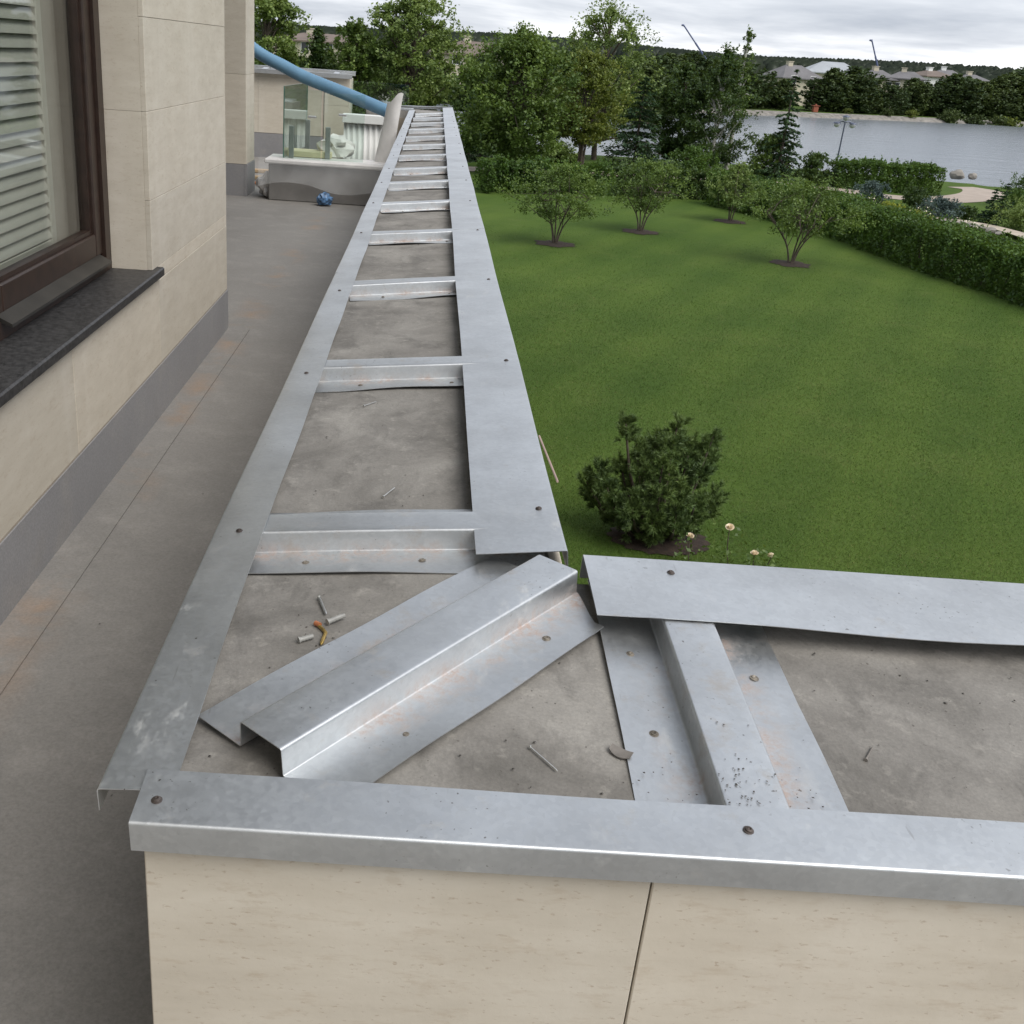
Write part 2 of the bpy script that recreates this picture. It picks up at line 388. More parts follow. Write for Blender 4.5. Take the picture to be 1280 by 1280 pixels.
def mk_glass(name, tint, green=0.0):
    m_, n, b = newmat(name); n.nodes.remove(b)
    o_ = n.nodes['Material Output']
    tr = nd(n, 'ShaderNodeBsdfTransparent'); tr.inputs[0].default_value = (*tint, 1)
    gl = nd(n, 'ShaderNodeBsdfGlossy'); gl.inputs['Roughness'].default_value = 0.02
    g_ = nd(n, 'ShaderNodeNewGeometry'); dt = nd(n, 'ShaderNodeVectorMath', operation='DOT_PRODUCT')
    n.links.new(g_.outputs['Normal'], dt.inputs[0]); n.links.new(g_.outputs['Incoming'], dt.inputs[1])
    c_ = math_(n, 'ABSOLUTE', dt.outputs['Value'])
    fr = math_(n, 'ADD', 0.04, math_(n, 'MULTIPLY', 0.96, math_(n, 'POWER', math_(n, 'SUBTRACT', 1.0, c_), 5.0)))
    mx = nd(n, 'ShaderNodeMixShader')
    n.links.new(fr, mx.inputs[0])
    n.links.new(tr.outputs[0], mx.inputs[1]); n.links.new(gl.outputs[0], mx.inputs[2]); n.links.new(mx.outputs[0], o_.inputs[0])
    return m_
MAT['glass'] = mk_glass('window_glass', (0.94, 0.955, 0.94))
MAT['glassg'] = mk_glass('green_tinted_glass', (0.90, 0.95, 0.925))
MAT['glassedge'] = plain('green_glass_edge', (0.10, 0.22, 0.18), 0.2)
def mk_film():
    m_, n, b = newmat('clear_plastic_film')
    b.inputs['Base Color'].default_value = (0.72, 0.73, 0.73, 1); b.inputs['Roughness'].default_value = 0.35
    n.links.new(ramp(n, wnoise(n, 3, 3), [(0.3, 0.20), (0.7, 0.30)]), b.inputs['Alpha'])
    bump(n, b, wnoise(n, 9, 2), 0.25, 0.01)
    return m_
MAT['film'] = mk_film()

def leafmat(name, dark, light, trans=0.3, big=0.6, k=1.25):
    dark = tuple(c*k for c in dark); light = tuple(c*k for c in light)
    m_, n, b = newmat(name); n.nodes.remove(b); o_ = n.nodes['Material Output']
    g = nd(n, 'ShaderNodeNewGeometry')
    c = ramp(n, g.outputs['Random Per Island'], [(0.0, dark), (1.0, light)])
    nz = wnoise(n, big, 3)
    c = mix(n, 1.0, c, ramp(n, nz, [(0.3, (0.66, 0.70, 0.72)), (0.7, (1.34, 1.26, 1.05))]), 'MULTIPLY')
    d = nd(n, 'ShaderNodeBsdfDiffuse'); t = nd(n, 'ShaderNodeBsdfTranslucent'); gl = nd(n, 'ShaderNodeBsdfGlossy')
    gl.inputs['Roughness'].default_value = 0.5; gl.inputs['Color'].default_value = (0.8, 0.85, 0.8, 1)
    n.links.new(c, d.inputs[0]); n.links.new(mix(n, 0.35, c, (0.25, 0.32, 0.04)), t.inputs[0])
    m1 = nd(n, 'ShaderNodeMixShader'); m1.inputs[0].default_value = trans
    n.links.new(d.outputs[0], m1.inputs[1]); n.links.new(t.outputs[0], m1.inputs[2])
    m2 = nd(n, 'ShaderNodeMixShader'); m2.inputs[0].default_value = 0.03
    n.links.new(m1.outputs[0], m2.inputs[1]); n.links.new(gl.outputs[0], m2.inputs[2]); n.links.new(m2.outputs[0], o_.inputs[0])
    return m_
LEAF = {
 'mid': leafmat('leaf_mid_green', (0.040, 0.076, 0.016), (0.115, 0.172, 0.042)),
 'dark': leafmat('leaf_dark_green', (0.018, 0.040, 0.012), (0.050, 0.088, 0.024)),
 'light': leafmat('leaf_light_green', (0.066, 0.110, 0.026), (0.175, 0.235, 0.072)),
 'yellow': leafmat('leaf_yellow_green', (0.055, 0.085, 0.015), (0.150, 0.175, 0.035)),
 'lime': leafmat('leaf_lime', (0.14, 0.18, 0.02), (0.26, 0.28, 0.04)),
 'hedge': leafmat('leaf_hedge', (0.026, 0.060, 0.010), (0.068, 0.130, 0.022)),
 'needle': leafmat('needle_green', (0.040, 0.072, 0.024), (0.118, 0.175, 0.060), 0.2, 2.5),
 'pine': leafmat('needle_dark', (0.014, 0.036, 0.018), (0.040, 0.075, 0.034), 0.1),
 'blue': leafmat('needle_blue', (0.035, 0.060, 0.062), (0.085, 0.120, 0.125), 0.1),
 'far': leafmat('leaf_far_dark', (0.018, 0.034, 0.013), (0.042, 0.066, 0.025), 0.15, .15),
 'far2': leafmat('leaf_far_mid', (0.028, 0.048, 0.016), (0.066, 0.092, 0.030), 0.15, .15),
 'ridge': leafmat('leaf_ridge', (0.022, 0.034, 0.020), (0.034, 0.047, 0.030), 0.1, .03, .55),
 'grass': leafmat('grass_blade', (0.038, 0.060, 0.013), (0.064, 0.088, 0.024), 0.25, .35),
}
def lawn_tone(n):
    """large patches and mowing bands shared by soil and blades"""
    f = wnoise(n, 0.22, 4, 0.6); f3 = wnoise(n, 0.9, 5, 0.65)
    g = nd(n, 'ShaderNodeNewGeometry'); mp = nd(n, 'ShaderNodeMapping'); mp.inputs['Rotation'].default_value = (0, 0, rad(28))
    wv = nd(n, 'ShaderNodeTexWave'); wv.wave_type = 'BANDS'; wv.inputs['Scale'].default_value = 0.20; wv.inputs['Distortion'].default_value = 0.8
    wv.inputs['Detail'].default_value = 2; wv.inputs['Detail Scale'].default_value = 0.6
    n.links.new(g.outputs['Position'], mp.inputs[0]); n.links.new(mp.outputs[0], wv.inputs['Vector'])
    c = ramp(n, f, [(0.32, (0.80, 0.86, 0.80)), (0.68, (1.22, 1.14, 1.15))])
    c = mix(n, 1.0, c, ramp(n, wv.outputs['Fac'], [(0.25, (0.95, 0.96, 0.95)), (0.75, (1.07, 1.05, 1.03))]), 'MULTIPLY')
    c = mix(n, ramp(n, f3, [(0.54, 0.0), (0.72, 0.55)]), c, (1.45, 1.18, 1.5))
    return c
def mk_lawn():
    m_, n, b = newmat('lawn')
    f2 = wnoise(n, 25, 5, 0.7)
    c = mix(n, 1.0, ramp(n, f2, [(0.3, (0.047, 0.083, 0.014)), (0.7, (0.076, 0.126, 0.025))]), lawn_tone(n), 'MULTIPLY')
    n.links.new(c, b.inputs['Base Color']); b.inputs['Roughness'].default_value = 0.9; b.inputs['Specular IOR Level'].default_value = 0.1
    bump(n, b, f2, 0.6, 0.03)
    return m_
def mk_blade():
    m_, n, b = newmat('grass_blade'); g = nd(n, 'ShaderNodeNewGeometry')
    c = ramp(n, g.outputs['Random Per Island'], [(0.0, (0.052, 0.095, 0.016)), (0.82, (0.086, 0.144, 0.029)), (1.0, (0.150, 0.150, 0.050))])
    c = mix(n, 1.0, c, lawn_tone(n), 'MULTIPLY'); n.links.new(c, b.inputs['Base Color'])
    b.inputs['Roughness'].default_value = 0.6; b.inputs['Specular IOR Level'].default_value = 0.25
    return m_
LEAF['grass'] = mk_blade()
MAT['lawn'] = mk_lawn()
def mk_water(name, col, sc, st):
    m_, n, b = newmat(name)
    b.inputs['Base Color'].default_value = (*col, 1); b.inputs['Roughness'].default_value = 0.12 if st < .2 else 0.20
    b.inputs['IOR'].default_value = 1.33
    bump(n, b, math_(n, 'ADD', wnoise(n, sc, 4, 0.6, (1, 1.6, 1)), math_(n, 'MULTIPLY', wnoise(n, sc*.12, 3, .5, (1, 2.5, 1)), 2.0)), st, 0.08)
    return m_
MAT['water'] = mk_water('lake_water', (0.17, 0.19, 0.21), 1.1, 1.0)
MAT['pond'] = mk_water('pond_water', (0.02, 0.024, 0.022), 3.0, 0.1)

# ------------------------------------------------------------------ terrain, lake
LAKE_Z = -0.55
fa = onz(835, 139, LAKE_Z); fb = onz(1280, 157, LAKE_Z)
def far_shore(X): return fa[1]+(X-fa[0])*(fb[1]-fa[1])/(fb[0]-fa[0])
def near_shore(X): return 63.0+1.2*np.sin(X*.11)-np.clip(X-28, 0, 14)*0.45
def ground_z(X, Y):
    X = np.asarray(X, float); Y = np.asarray(Y, float)
    yn, yf = near_shore(X), np.clip(far_shore(X), 118, 230)
    d = np.minimum(Y-yn, yf-Y)                     # >0 inside the lake
    side = 1.0
    z = np.where(d > 0, -np.clip(d*0.55, 0, 2.2), 0.0)
    hill = np.clip((Y-330)/500, 0, 1)
    z = z+np.where(Y > 330, 8.5*hill*hill*(3-2*hill), 0)
    return z
ys = np.concatenate([np.linspace(-60, 2, 10), np.linspace(3, 55, 40), np.linspace(56, 70, 29), np.linspace(74, 118, 10), np.linspace(119, 235, 60), np.linspace(245, 900, 30), [1300, 2200, 4000]])
xs = np.concatenate([[-3500, -1500, -700], np.linspace(-400, -70, 12), np.linspace(-60, 110, 86), np.linspace(120, 500, 16), [900, 1800, 3500]])
XX, YY = np.meshgrid(xs, ys); ZZ = ground_z(XX, YY)
V = np.stack([XX, YY, ZZ], -1).reshape(-1, 3); nx_, ny_ = len(xs), len(ys)
I = (np.arange(ny_-1)[:, None]*nx_+np.arange(nx_-1)[None]).ravel()
lawn = link('lawn', smooth(np_mesh('lawn', V, np.stack([I, I+1, I+1+nx_, I+nx_], 1)), 180), MAT['lawn']); tag(lawn, kind='structure')
lawn['label'] = 'mown green lawn sloping to the lake shore'
mb = MB(); mb.add([(-300, 58, LAKE_Z), (420, 52, LAKE_Z), (420, 260, LAKE_Z), (-300, 260, LAKE_Z)], [(0, 1, 2, 3)])
lake = mb.build('lake', MAT['water']); tag(lake, 'wide grey lake beyond the garden trees', kind='structure')

def ribbon(name, pts, width, z, mat, n=8):
    """flat band along a smooth centre line"""
    P = [Vector((p[0], p[1], 0)) for p in pts]; C = []
    for i in range(len(P)-1):
        p0, p1, p2, p3 = P[max(i-1, 0)], P[i], P[i+1], P[min(i+2, len(P)-1)]
        for k in range(n):
            t = k/n
            C.append(0.5*((2*p1)+(p2-p0)*t+(2*p0-5*p1+4*p2-p3)*t*t+(3*p1-p0-3*p2+p3)*t**3))
    C.append(P[-1]); mb = MB(); vs = []
    for i, c in enumerate(C):
        t = (C[min(i+1, len(C)-1)]-C[max(i-1, 0)]).normalized(); nrm = Vector((-t.y, t.x, 0))
        wd = width if not callable(width) else width(i/(len(C)-1))
        for s_ in (-1, 1):
            q = c+nrm*(s_*wd/2); vs.append((q.x, q.y, z))
    mb.add(vs, [(2*i, 2*i+1, 2*i+3, 2*i+2) if False else (2*i+1, 2*i, 2*i+2, 2*i+3) for i in range(len(C)-1)])
    return tag(mb.build(name, mat), kind='structure'), C
pp = [onz(x, y) for x, y in ((470, 207), (600, 212), (700, 215), (850, 222), (960, 229), (1045, 237), (1110, 246), (1175, 250), (1222, 246), (1228, 239), (1200, 234))]
path, _ = ribbon('garden_path', pp, 2.0, 0.02, MAT['path'])
path['label'] = 'sandy garden path winding along the lake side'
kp = [onz(x, y) for x, y in ((1090, 271), (1112, 273), (1153, 275.5), (1197, 281), (1240, 289), (1290, 304), (1330, 325))]
paving, _ = ribbon('pond_paving', kp, 0.8, 0.16, MAT['paver'])
paving['label'] = 'tan stone paving strip curving round the pond'
pw = [onz(x, y, 0.03) for x, y in ((1120, 277), (1153, 279), (1197, 285), (1240, 293), (1290, 310), (1300, 322), (1240, 302), (1197, 291), (1150, 285))]
mb = MB(); mb.add([(p[0], p[1], 0.03) for p in pw], [tuple(range(len(pw)))[::-1]])
tag(mb.build('pond', MAT['pond']), 'dark garden pond behind the long hedge', kind='structure')

# far bank strip of grass / stones
mb = MB(); vs = []
XB = np.linspace(-40, 150, 160)
for X in XB:
    yf = far_shore(X); vs += [(X, yf-2.2+0.4*math.sin(X*.9), LAKE_Z-.25), (X, yf-1.1+.25*math.sin(X*1.7), LAKE_Z+.28), (X, yf+0.5+.3*math.sin(X*.7), .07)]
mb.add(vs, [q for i in range(len(XB)-1) for q in ((3*i, 3*i+3, 3*i+4, 3*i+1), (3*i+1, 3*i+4, 3*i+5, 3*i+2))])
tag(mb.build('stony_bank', MAT['rock']), 'pale stony bank at the far side of the lake', kind='structure')

# ------------------------------------------------------------------ terrace
FZ = 3.15
mb = MB(); mb.box(-4.0, -0.30, -5.0, 24.0, 2.75, FZ); mb.box(-0.30, 7.0, -5.0, 0.96, 2.75, FZ)
tf = mb.build('terrace_floor', MAT['floor']); tag(tf, 'grey roof membrane floor of the terrace', kind='structure')
# lapped membrane strip next to the wall, one sheet thickness higher
mb = MB(); mb.box(-1.20, -1.062, -5, 6.45, FZ, FZ+0.006); mb.build('membrane_strip', MAT['floor'], tf)

# ---- parapet
def zt(X, Y):
    return min(4.012+.085*(X+.33), 4.012+.075*(Y-.91)) if Y < 16.4 else 4.045
XO, YI, XI, YO = 0.245, 0.955, -0.250, 1.545      # concrete body limits
par = empty('parapet_wall', (0, 0, FZ))
tag(par, 'long beige stone parapet turning a corner round the lawn, concrete top open', 'parapet')
par_inv = Matrix.Translation((0, 0, -FZ))
def pchild(o):
    o.parent = par; o.matrix_parent_inverse = par_inv; return o
gx = np.concatenate([np.linspace(-1.0, -0.34, 8), [-0.274, -0.25], np.linspace(-0.2, 0.2, 9), [0.245], np.linspace(0.3, 6.2, 60)])
gy = np.concatenate([[0.955], np.linspace(1.0, 1.5, 11), [1.545], np.linspace(1.65, 16.4, 120), [16.45], np.linspace(16.5, 17.05, 6)])
def inL(x, y):
    return (-.274 <= x <= .245 and y <= 17.05) or (x >= -.274 and y <= 1.545) or (x >= -1.0 and y >= 16.45 and x <= .245)
mb = MB(); vid = {}
def gv(i, j, low=False):
    k = (i, j, low)
    if k not in vid:
        vid[k] = len(mb.v)
        z = 3.90 if low else zt(gx[i], gy[j])-0.043+0.0015*math.sin(gx[i]*21+gy[j]*13)
        mb.v.append((gx[i], gy[j], z))
    return vid[k]
cells = {(i, j) for i in range(len(gx)-1) for j in range(len(gy)-1) if inL((gx[i]+gx[i+1])/2, (gy[j]+gy[j+1])/2)}
for (i, j) in cells:
    mb.f.append((gv(i, j), gv(i+1, j), gv(i+1, j+1), gv(i, j+1)))
    for (di, dj, a, b_) in ((-1, 0, (i, j+1), (i, j)), (1, 0, (i+1, j), (i+1, j+1)), (0, -1, (i, j), (i+1, j)), (0, 1, (i+1, j+1), (i, j+1))):
        if (i+di, j+dj) not in cells:
            mb.f.append((gv(*a, True), gv(*b_, True), gv(*b_), gv(*a)))
pchild(mb.build('concrete_top', MAT['conc']))
mb = MB()
mb.box(-.252, .247, 1.55, 17.06, 0.0, 3.90); mb.box(-.252, 6.2, .953, 1.548, 0.0, 3.90); mb.box(-1.0, -.254, 16.44, 17.06, 2.8, 3.90)
pchild(mb.build('core', MAT['mortar']))
def panels(parent_fn, axis, fixed, d, a0, a1, z0, z1, step, zstep, off=0.0, name='stone_panel', mat='stone', gap=0.0022, th=0.022):
    """stone panels on a plane: axis 'x' -> panels spread along X at Y=fixed (outward d along Y)"""
    a = a0+off
    edges = [a0]
    while a < a1-1e-6:
        if a > a0+1e-6: edges.append(a)
        a += step
    edges.append(a1)
    zed = [z0]; z = z0
    while z+zstep < z1-0.02: z += zstep; zed.append(z)
    zed.append(z1)
    for p, q in zip(edges[:-1], edges[1:]):
        for zz0, zz1 in zip(zed[:-1], zed[1:]):
            j = random.uniform(-.0006, .0006)
            b = MB(); lo, hi = sorted((fixed, fixed+d*(th+j)))
            if axis == 'x': b.cbox(p+gap/2, q-gap/2, lo, hi, zz0+gap/2, zz1-gap/2, 0.0015)
            else: b.cbox(lo, hi, p+gap/2, q-gap/2, zz0+gap/2, zz1-gap/2, 0.0015)
            parent_fn(b.build(name, MAT[mat]))
panels(pchild, 'x', .953, -1, -.274, 6.2, FZ+.2, 3.985, .573, .80, .575)
panels(pchild, 'y', -.252, -1, .953, 12.2, FZ+.2, 3.897, .90, .60)
panels(pchild, 'y', .247, 1, 1.572, 17.06, 2.0, 4.01, 1.2, .67)
panels(pchild, 'x', 1.548, 1, .27, 6.2, 2.0, 4.0, 1.2, .67)
mb = MB(); mb.box(-.278, 6.2, .924, .951, FZ+.001, FZ+.198); mb.box(-.281, -.254, .925, 12.2, FZ+.001, FZ+.198)
pchild(mb.build('upstand', MAT['upstand']))

# ---- sheet metal
def fillet(poly, r_=0.004, n=3):
    out_ = [poly[0]]
    for i in range(1, len(poly)-1):
        a, b_, c = (np.array(poly[k], float) for k in (i-1, i, i+1))
        u = (a-b_)/np.linalg.norm(a-b_); v = (c-b_)/np.linalg.norm(c-b_)
        for k in range(n+1):
            t = k/n; q = b_+u*r_*(1-t)**2+v*r_*t**2
            out_.append(tuple(q))
    out_.append(poly[-1]); return out_
def dens(poly, mx=0.02):
    o_ = [poly[0]]
    for a, b_ in zip(poly[:-1], poly[1:]):
        L = math.dist(a, b_); k = max(1, int(math.ceil(L/mx)))
        for i in range(1, k+1): o_.append((a[0]+(b_[0]-a[0])*i/k, a[1]+(b_[1]-a[1])*i/k))
    return o_
def sheet_mesh(name, poly, L, nseg, t=0.0012, wob=None, ends=None):
    """thin folded sheet: cross-section poly in (y,z), extruded along local x from 0 to L; wob(x,y,z)->(dx,dy,dz)"""
    P = np.array(poly, float); n = len(P)
    T = np.gradient(P, axis=0); T /= np.linalg.norm(T, axis=1)[:, None]
    Nn = np.stack([-T[:, 1], T[:, 0]], 1)
    S = np.concatenate([P+Nn*t/2, (P-Nn*t/2)[::-1]]); k = len(S)
    X = np.linspace(0, L, nseg+1); V = np.zeros((nseg+1, k, 3))
    V[:, :, 0] = X[:, None]; V[:, :, 1] = S[None, :, 0]; V[:, :, 2] = S[None, :, 1]
    if wob is not None:
        for i in range(nseg+1):
            for j in range(k):
                jj = j if j < n else k-1-j
                d_ = wob(X[i], P[jj, 0], P[jj, 1]); V[i, j] += d_
    if ends is not None:
        for j in range(k): V[0, j, 0] += ends(V[0, j, 1]); 
    fs = []
    for i in range(nseg):
        for j in range(k):
            j2 = (j+1) % k; fs.append((i*k+j, (i+1)*k+j, (i+1)*k+j2, i*k+j2))
    fs += [(j, j+1, k-2-j, k-1-j) for j in range(n-1)]
    b = nseg*k; fs += [(b+k-1-j, b+k-2-j, b+j+1, b+j) for j in range(n-1)]
    me = bpy.data.meshes.new(name); me.from_pydata([tuple(p) for p in V.reshape(-1, 3)], [], fs); me.update()
    smooth(me, 55); return me
def frame(o, origin, ex, ey):
    ex = Vector(ex).normalized(); ey = Vector(ey); ey = (ey-ex*ey.dot(ex)).normalized(); ez = ex.cross(ey)
    M_ = Matrix.Identity(4)
    for i in range(3): M_[i][0] = ex[i]; M_[i][1] = ey[i]; M_[i][2] = ez[i]; M_[i][3] = origin[i]
    o.matrix_world = M_; return o
def screw_mesh(r_=0.0048):
    b = MB(); b.lathe([(r_*1.35, 0.0), (r_*1.35, 0.0008), (r_, 0.0012), (r_*0.95, 0.0028), (r_*0.5, 0.0036), (r_*.35, 0.0022), (0.0006, 0.0018)], 12)
    return b.mesh('screw', 40)
SCREW = screw_mesh(); SCREW.materials.append(MAT['screw'])
def washer_mesh():
    b = MB(); b.lathe([(0.0066, 0.0), (0.0066, 0.0006), (0.0050, 0.0009), (0.0045, 0.0010), (0.0042, 0.0024), (0.0028, 0.0028), (0.0012, 0.0018)], 14)
    return b.mesh('anchor_screw', 40)
WASH = washer_mesh(); WASH.materials.append(plain('worn_anchor_head', (0.24, 0.215, 0.18), .6, .6, .6, 90))
def strip(name, origin, ex, ey, L, width, lip, label, group=None, screws=(), lipin=0.0, wamp=0.0025, seed=0, parent=None, t=0.0012):
    rg = np.random.default_rng(seed); ph = rg.uniform(0, 6.28, 6)
    poly = [(0, -lip), (0, 0), (width, 0)]
    if lipin: poly.append((width, -lipin))
    poly = dens(fillet(poly, 0.0035, 4), 0.03)
    def wob(x, y, z):
        e_ = (y/width)
        dz = wamp*e_*(math.sin(x*5.1+ph[0])+.6*math.sin(x*11+ph[1]))+wamp*.35*math.sin(x*17+ph[2])*math.sin(e_*3.1)
        dy = wamp*.5*math.sin(x*3.3+ph[3])+(wamp*.6*math.sin(x*7+ph[4])*(-z/max(lip, .01)))
        return (0, dy, dz)
    me = sheet_mesh(name, poly, L, max(6, int(L/0.06)), t, wob)
    o = link(name, me, MAT['galv']); frame(o, origin, ex, ey)
    tag(o, label, 'flashing strip', group)
    for (x, y) in screws:
        s_ = link('screw', SCREW, None, o); d_ = wob(x, y, 0); s_.location = (x+d_[0], y+d_[1], d_[2]+0.0006)
        s_.rotation_euler = (random.uniform(-.15, .15), random.uniform(-.15, .15), random.uniform(0, 3))
    return o
sA, sB = .085, .075
G_IN = 'steel strips along the terrace edge of the long parapet'
G_OUT = 'steel strips along the lawn edge of the long parapet'
# terrace-side strips of the long parapet (ex = -Y, ey = +X)
seamsL = [(0.966, 4.036), (4.03, 6.99), (6.98, 10.0), (9.99, 13.0), (12.99, 16.42)]
XL = lambda Y: -0.334-0.0030*max(0, Y-3)
for i, (y0, y1) in enumerate(seamsL):
    hs = [h for h in (1.667, 2.66, 3.70, 4.98, 6.04, 7.07, 7.96, 9.02, 10.08, 11.1, 12.3, 13.4, 14.5) if y0 < h < y1]
    z0 = zt(-.334, 5)
    lab = 'nearest terrace edge strip of the long parapet, ending over the open corner' if i == 0 else 'thin steel strip laid along the terrace edge of the long parapet'
    if i == 0: lab = 'bright steel strip with scuffed end lapping under the strip on the stone corner'
    strip('flashing_strip', (XL(y1), y1, z0+0.0004*(i % 2)*3), ((XL(y0)-XL(y1)), -(y1-y0), 0), (1, 0, sA), y1-y0, 0.086, 0.030, lab, None if i == 0 else G_IN,
          [(y1-h, 0.040+random.uniform(-.008, .008)) for h in hs], seed=20+i)
# lawn-side strips (ex = +Y, ey = -X)
seamsR = [(1.574, 5.06), (5.05, 8.1), (8.09, 11.2), (11.19, 14.2), (14.19, 16.98)]
for i, (y0, y1) in enumerate(seamsR):
    hs = [h+.03 for h in (1.72, 2.72, 3.82, 4.98, 6.04, 7.07, 7.96, 9.02, 10.08, 11.1, 12.3, 13.4, 14.5) if y0 < h < y1]
    lab = 'wide steel strip on the lawn edge whose cut end meets the loose profile' if i == 0 else 'wide steel strip laid along the lawn edge of the long parapet'
    strip('flashing_strip', (0.266, y0, zt(.266, 5)+0.0012*(i % 2)), (0, 1, 0), (-1, 0, -sA), y1-y0, 0.151, 0.042, lab, None if i == 0 else G_OUT,
          [(h-y0, 0.035+random.uniform(-.006, .006)) for h in hs], seed=40+i)
strip('flashing_strip', (-0.282, 0.911, zt(0, .911)+0.0026), (1, 0, 0.0), (0, 1, sB), 3.05, 0.085, 0.041, 'steel angle strip capping the beige stone front of the short parapet', None,
      [(0.022, 0.036), (0.688, 0.046), (1.7, .04), (2.6, .04)], seed=61, wamp=0.0014)
strip('flashing_strip', (3.2, 1.566, zt(3, 1.566)), (-1, 0, 0), (0, -1, -sB), 2.91, 0.182, 0.045, 'wide pale steel strip on the lawn edge of the short parapet', None,
      [(2.91-.137, 0.042), (1.7, .05), (.7, .05)], seed=77, wamp=0.004)

# ---- hat profiles
HATP = dens(fillet([(-.130, 0.0012), (-.040, 0.0012), (-.0385, .0405), (.0385, .0405), (.040, 0.0012), (.130, 0.0012)], 0.004, 4), 0.02)
def hat_mesh(L, seed, amp=0.004, clip=0.0):   # clip: how far one flange is snipped back at its end
    rg = np.random.default_rng(seed); ph = rg.uniform(0, 6.28, 8)
    def wob(x, y, z):
        if abs(y) > .045 and z < .01:
            k = (abs(y)-.045)/.085
            s_ = 1 if y > 0 else -1
            dz = amp*k*k*(1.0+math.sin(x*7+ph[0]*s_)+.5*math.sin(x*19+ph[1]))
            dxc = -clip*min(1, k*1.3)*max(0, (x-(L-.12))/.12) if y < 0 else 0
            return (dxc, .003*math.sin(x*5+ph[2]), max(dz, 0))
        return (0, .0008*math.sin(x*6+ph[3]), 0.0006*math.sin(x*9+ph[4]))
    return sheet_mesh('hat_profile', HATP, L, max(10, int(L/.03)), .0014, wob)
def hat(me, origin, ex, ey, label, group=None, anchors=()):
    o = link('hat_profile', me, MAT['galv_rust']); frame(o, origin, ex, ey); tag(o, label, 'metal profile', group)
    for (x, y) in anchors:
        a = link('anchor_screw', WASH, None, o); a.location = (x, y, .0028); a.rotation_euler = (random.uniform(-.1, .1), random.uniform(-.1, .1), 0)
    return o
G_H = 'hat profiles bridging the long parapet'
hatY = [(1.667, 0.3), (2.722, 2.0), (3.82, 7), (4.985, 6), (6.045, 9), (7.075, 6), (7.963, 5), (9.018, 4), (10.08, 5), (11.12, 3), (12.25, 4), (13.35, 3), (14.45, 3), (15.5, 10)]
variants = [hat_mesh(.512, 100+i, .004 if i else .0025) for i in range(5)]
for i, (yf_, rot) in enumerate(hatY):
    a = rad(rot); x0 = -.271
    ex = (math.cos(a), math.sin(a), sA); 
    yc = yf_+.040
    o = hat(variants[0] if i == 0 else variants[1+i % 4], (x0, yc-.26*math.tan(a)*.5, zt(x0, 5)-.0425), ex, (-math.sin(a), math.cos(a), 0),
        ['rust stained hat profile bridging the parapet where the loose profile overlaps it', 'hat profile with a clean top bridging the parapet beside the paler concrete bay'][i] if i < 2 else 'narrow hat profile bridging the long parapet like a ladder rung',
        None if i < 2 else G_H, [(.10, -.085), (.30, -.082), (.43, -.086)] if i == 0 else [(.12, -.085), (.36, -.085)])
hatB = hat(hat_mesh(.60, 210, .003), (.428, .952, zt(0, .952)-.0425+.0005), (0, 1, sB), (-1, 0, 0), 'hat profile with dirty flanges bridging the short parapet', None,
           [(.40, .088), (.22, .085), (.36, -.085), (.06, -.1)])
# loose one lying across the corner
lm = hat_mesh(.615, 333, .003, .055)
p0 = Vector((-.162, 1.068, zt(-.162, 1.068)-.0375)); p1 = Vector((.250, 1.532, zt(.25, 1.532)-.0345))
dl = (p1-p0).normalized()
loose = hat(lm, p0, dl, (-dl.y, dl.x, 0.0), 'loose hat profile lying diagonally across the parapet corner', None, [(.16, -.095), (.47, -.088)])

# end frame of the long parapet (leg turning left at the far end)
strip('flashing_strip', (.262, 17.06, 4.066), (-1, 0, -.03), (0, -1, 0), 1.2, .09, .04, 'pale steel strip closing the far end of the long parapet', None, [], seed=90)
strip('flashing_strip', (-.99, 16.47, 4.036), (1, 0, .0), (0, 1, 0.0), .68, .08, .03, 'short steel strip beside the foam sheet at the far end of the long parapet', None, [], seed=91)

# ------------------------------------------------------------------ debris on the screed
def conc_pt(px, py, up=0.0):
    z = 4.0
    for _ in range(30):
        p = onz(px, py, z); z = .5*z+.5*(zt(p[0], p[1])-.042)
    return Vector((p[0], p[1], zt(p[0], p[1])-.042+up))
def rod(name, a, b_, r_, mat, label, cat, head=None, hr=0.003, mid=None):
    A, B = conc_pt(*a, r_), conc_pt(*b_, r_); A.z += .0006; B.z += .0006
    c = (A+B)/2; b = MB()
    pts = [A-c, B-c] if mid is None else [A-c]+[conc_pt(*q, r_)-c for q in mid]+[B-c]
    if head:
        d_ = (pts[0]-pts[1]).normalized(); b.tube([pts[0], pts[0]+d_*.0015], hr, 10)
    rr = [r_]*len(pts)
    b.tube(pts, rr, 8); b.tube([pts[-1], pts[-1]+(pts[-1]-pts[-2]).normalized()*r_*2.2], [r_, .0002], 8, False)
    o = b.build(name, MAT[mat], None, 40); o.location = c
    return tag(o, label, cat)
rod('nail', (663, 936), (695, 964), .0013, 'zinc', 'bright nail lying between the loose profile and the short parapet profile', 'nail', True)
rod('nail', (479, 622), (493, 611), .0013, 'zinc', 'bright nail lying behind the rust stained hat profile', 'nail', True)
rod('nail', (455, 508), (470, 503), .0012, 'zinc', 'thin pale nail in front of the clean topped hat profile', 'nail', True)
rod('nail', (1082, 951), (1090, 936), .0013, 'chip', 'dull nail on the concrete of the short parapet', 'nail', True)
rod('screw', (399, 749), (407, 768), .0022, 'zinc', 'short grey screw beside the nylon plugs', 'screw', True, .0035)
hk = rod('hook_bolt', (397, 783), (402, 806), .0028, 'brass', 'bent yellow hook bolt with a reddish end', 'bolt', None, .003, [(404, 789), (407, 793)])
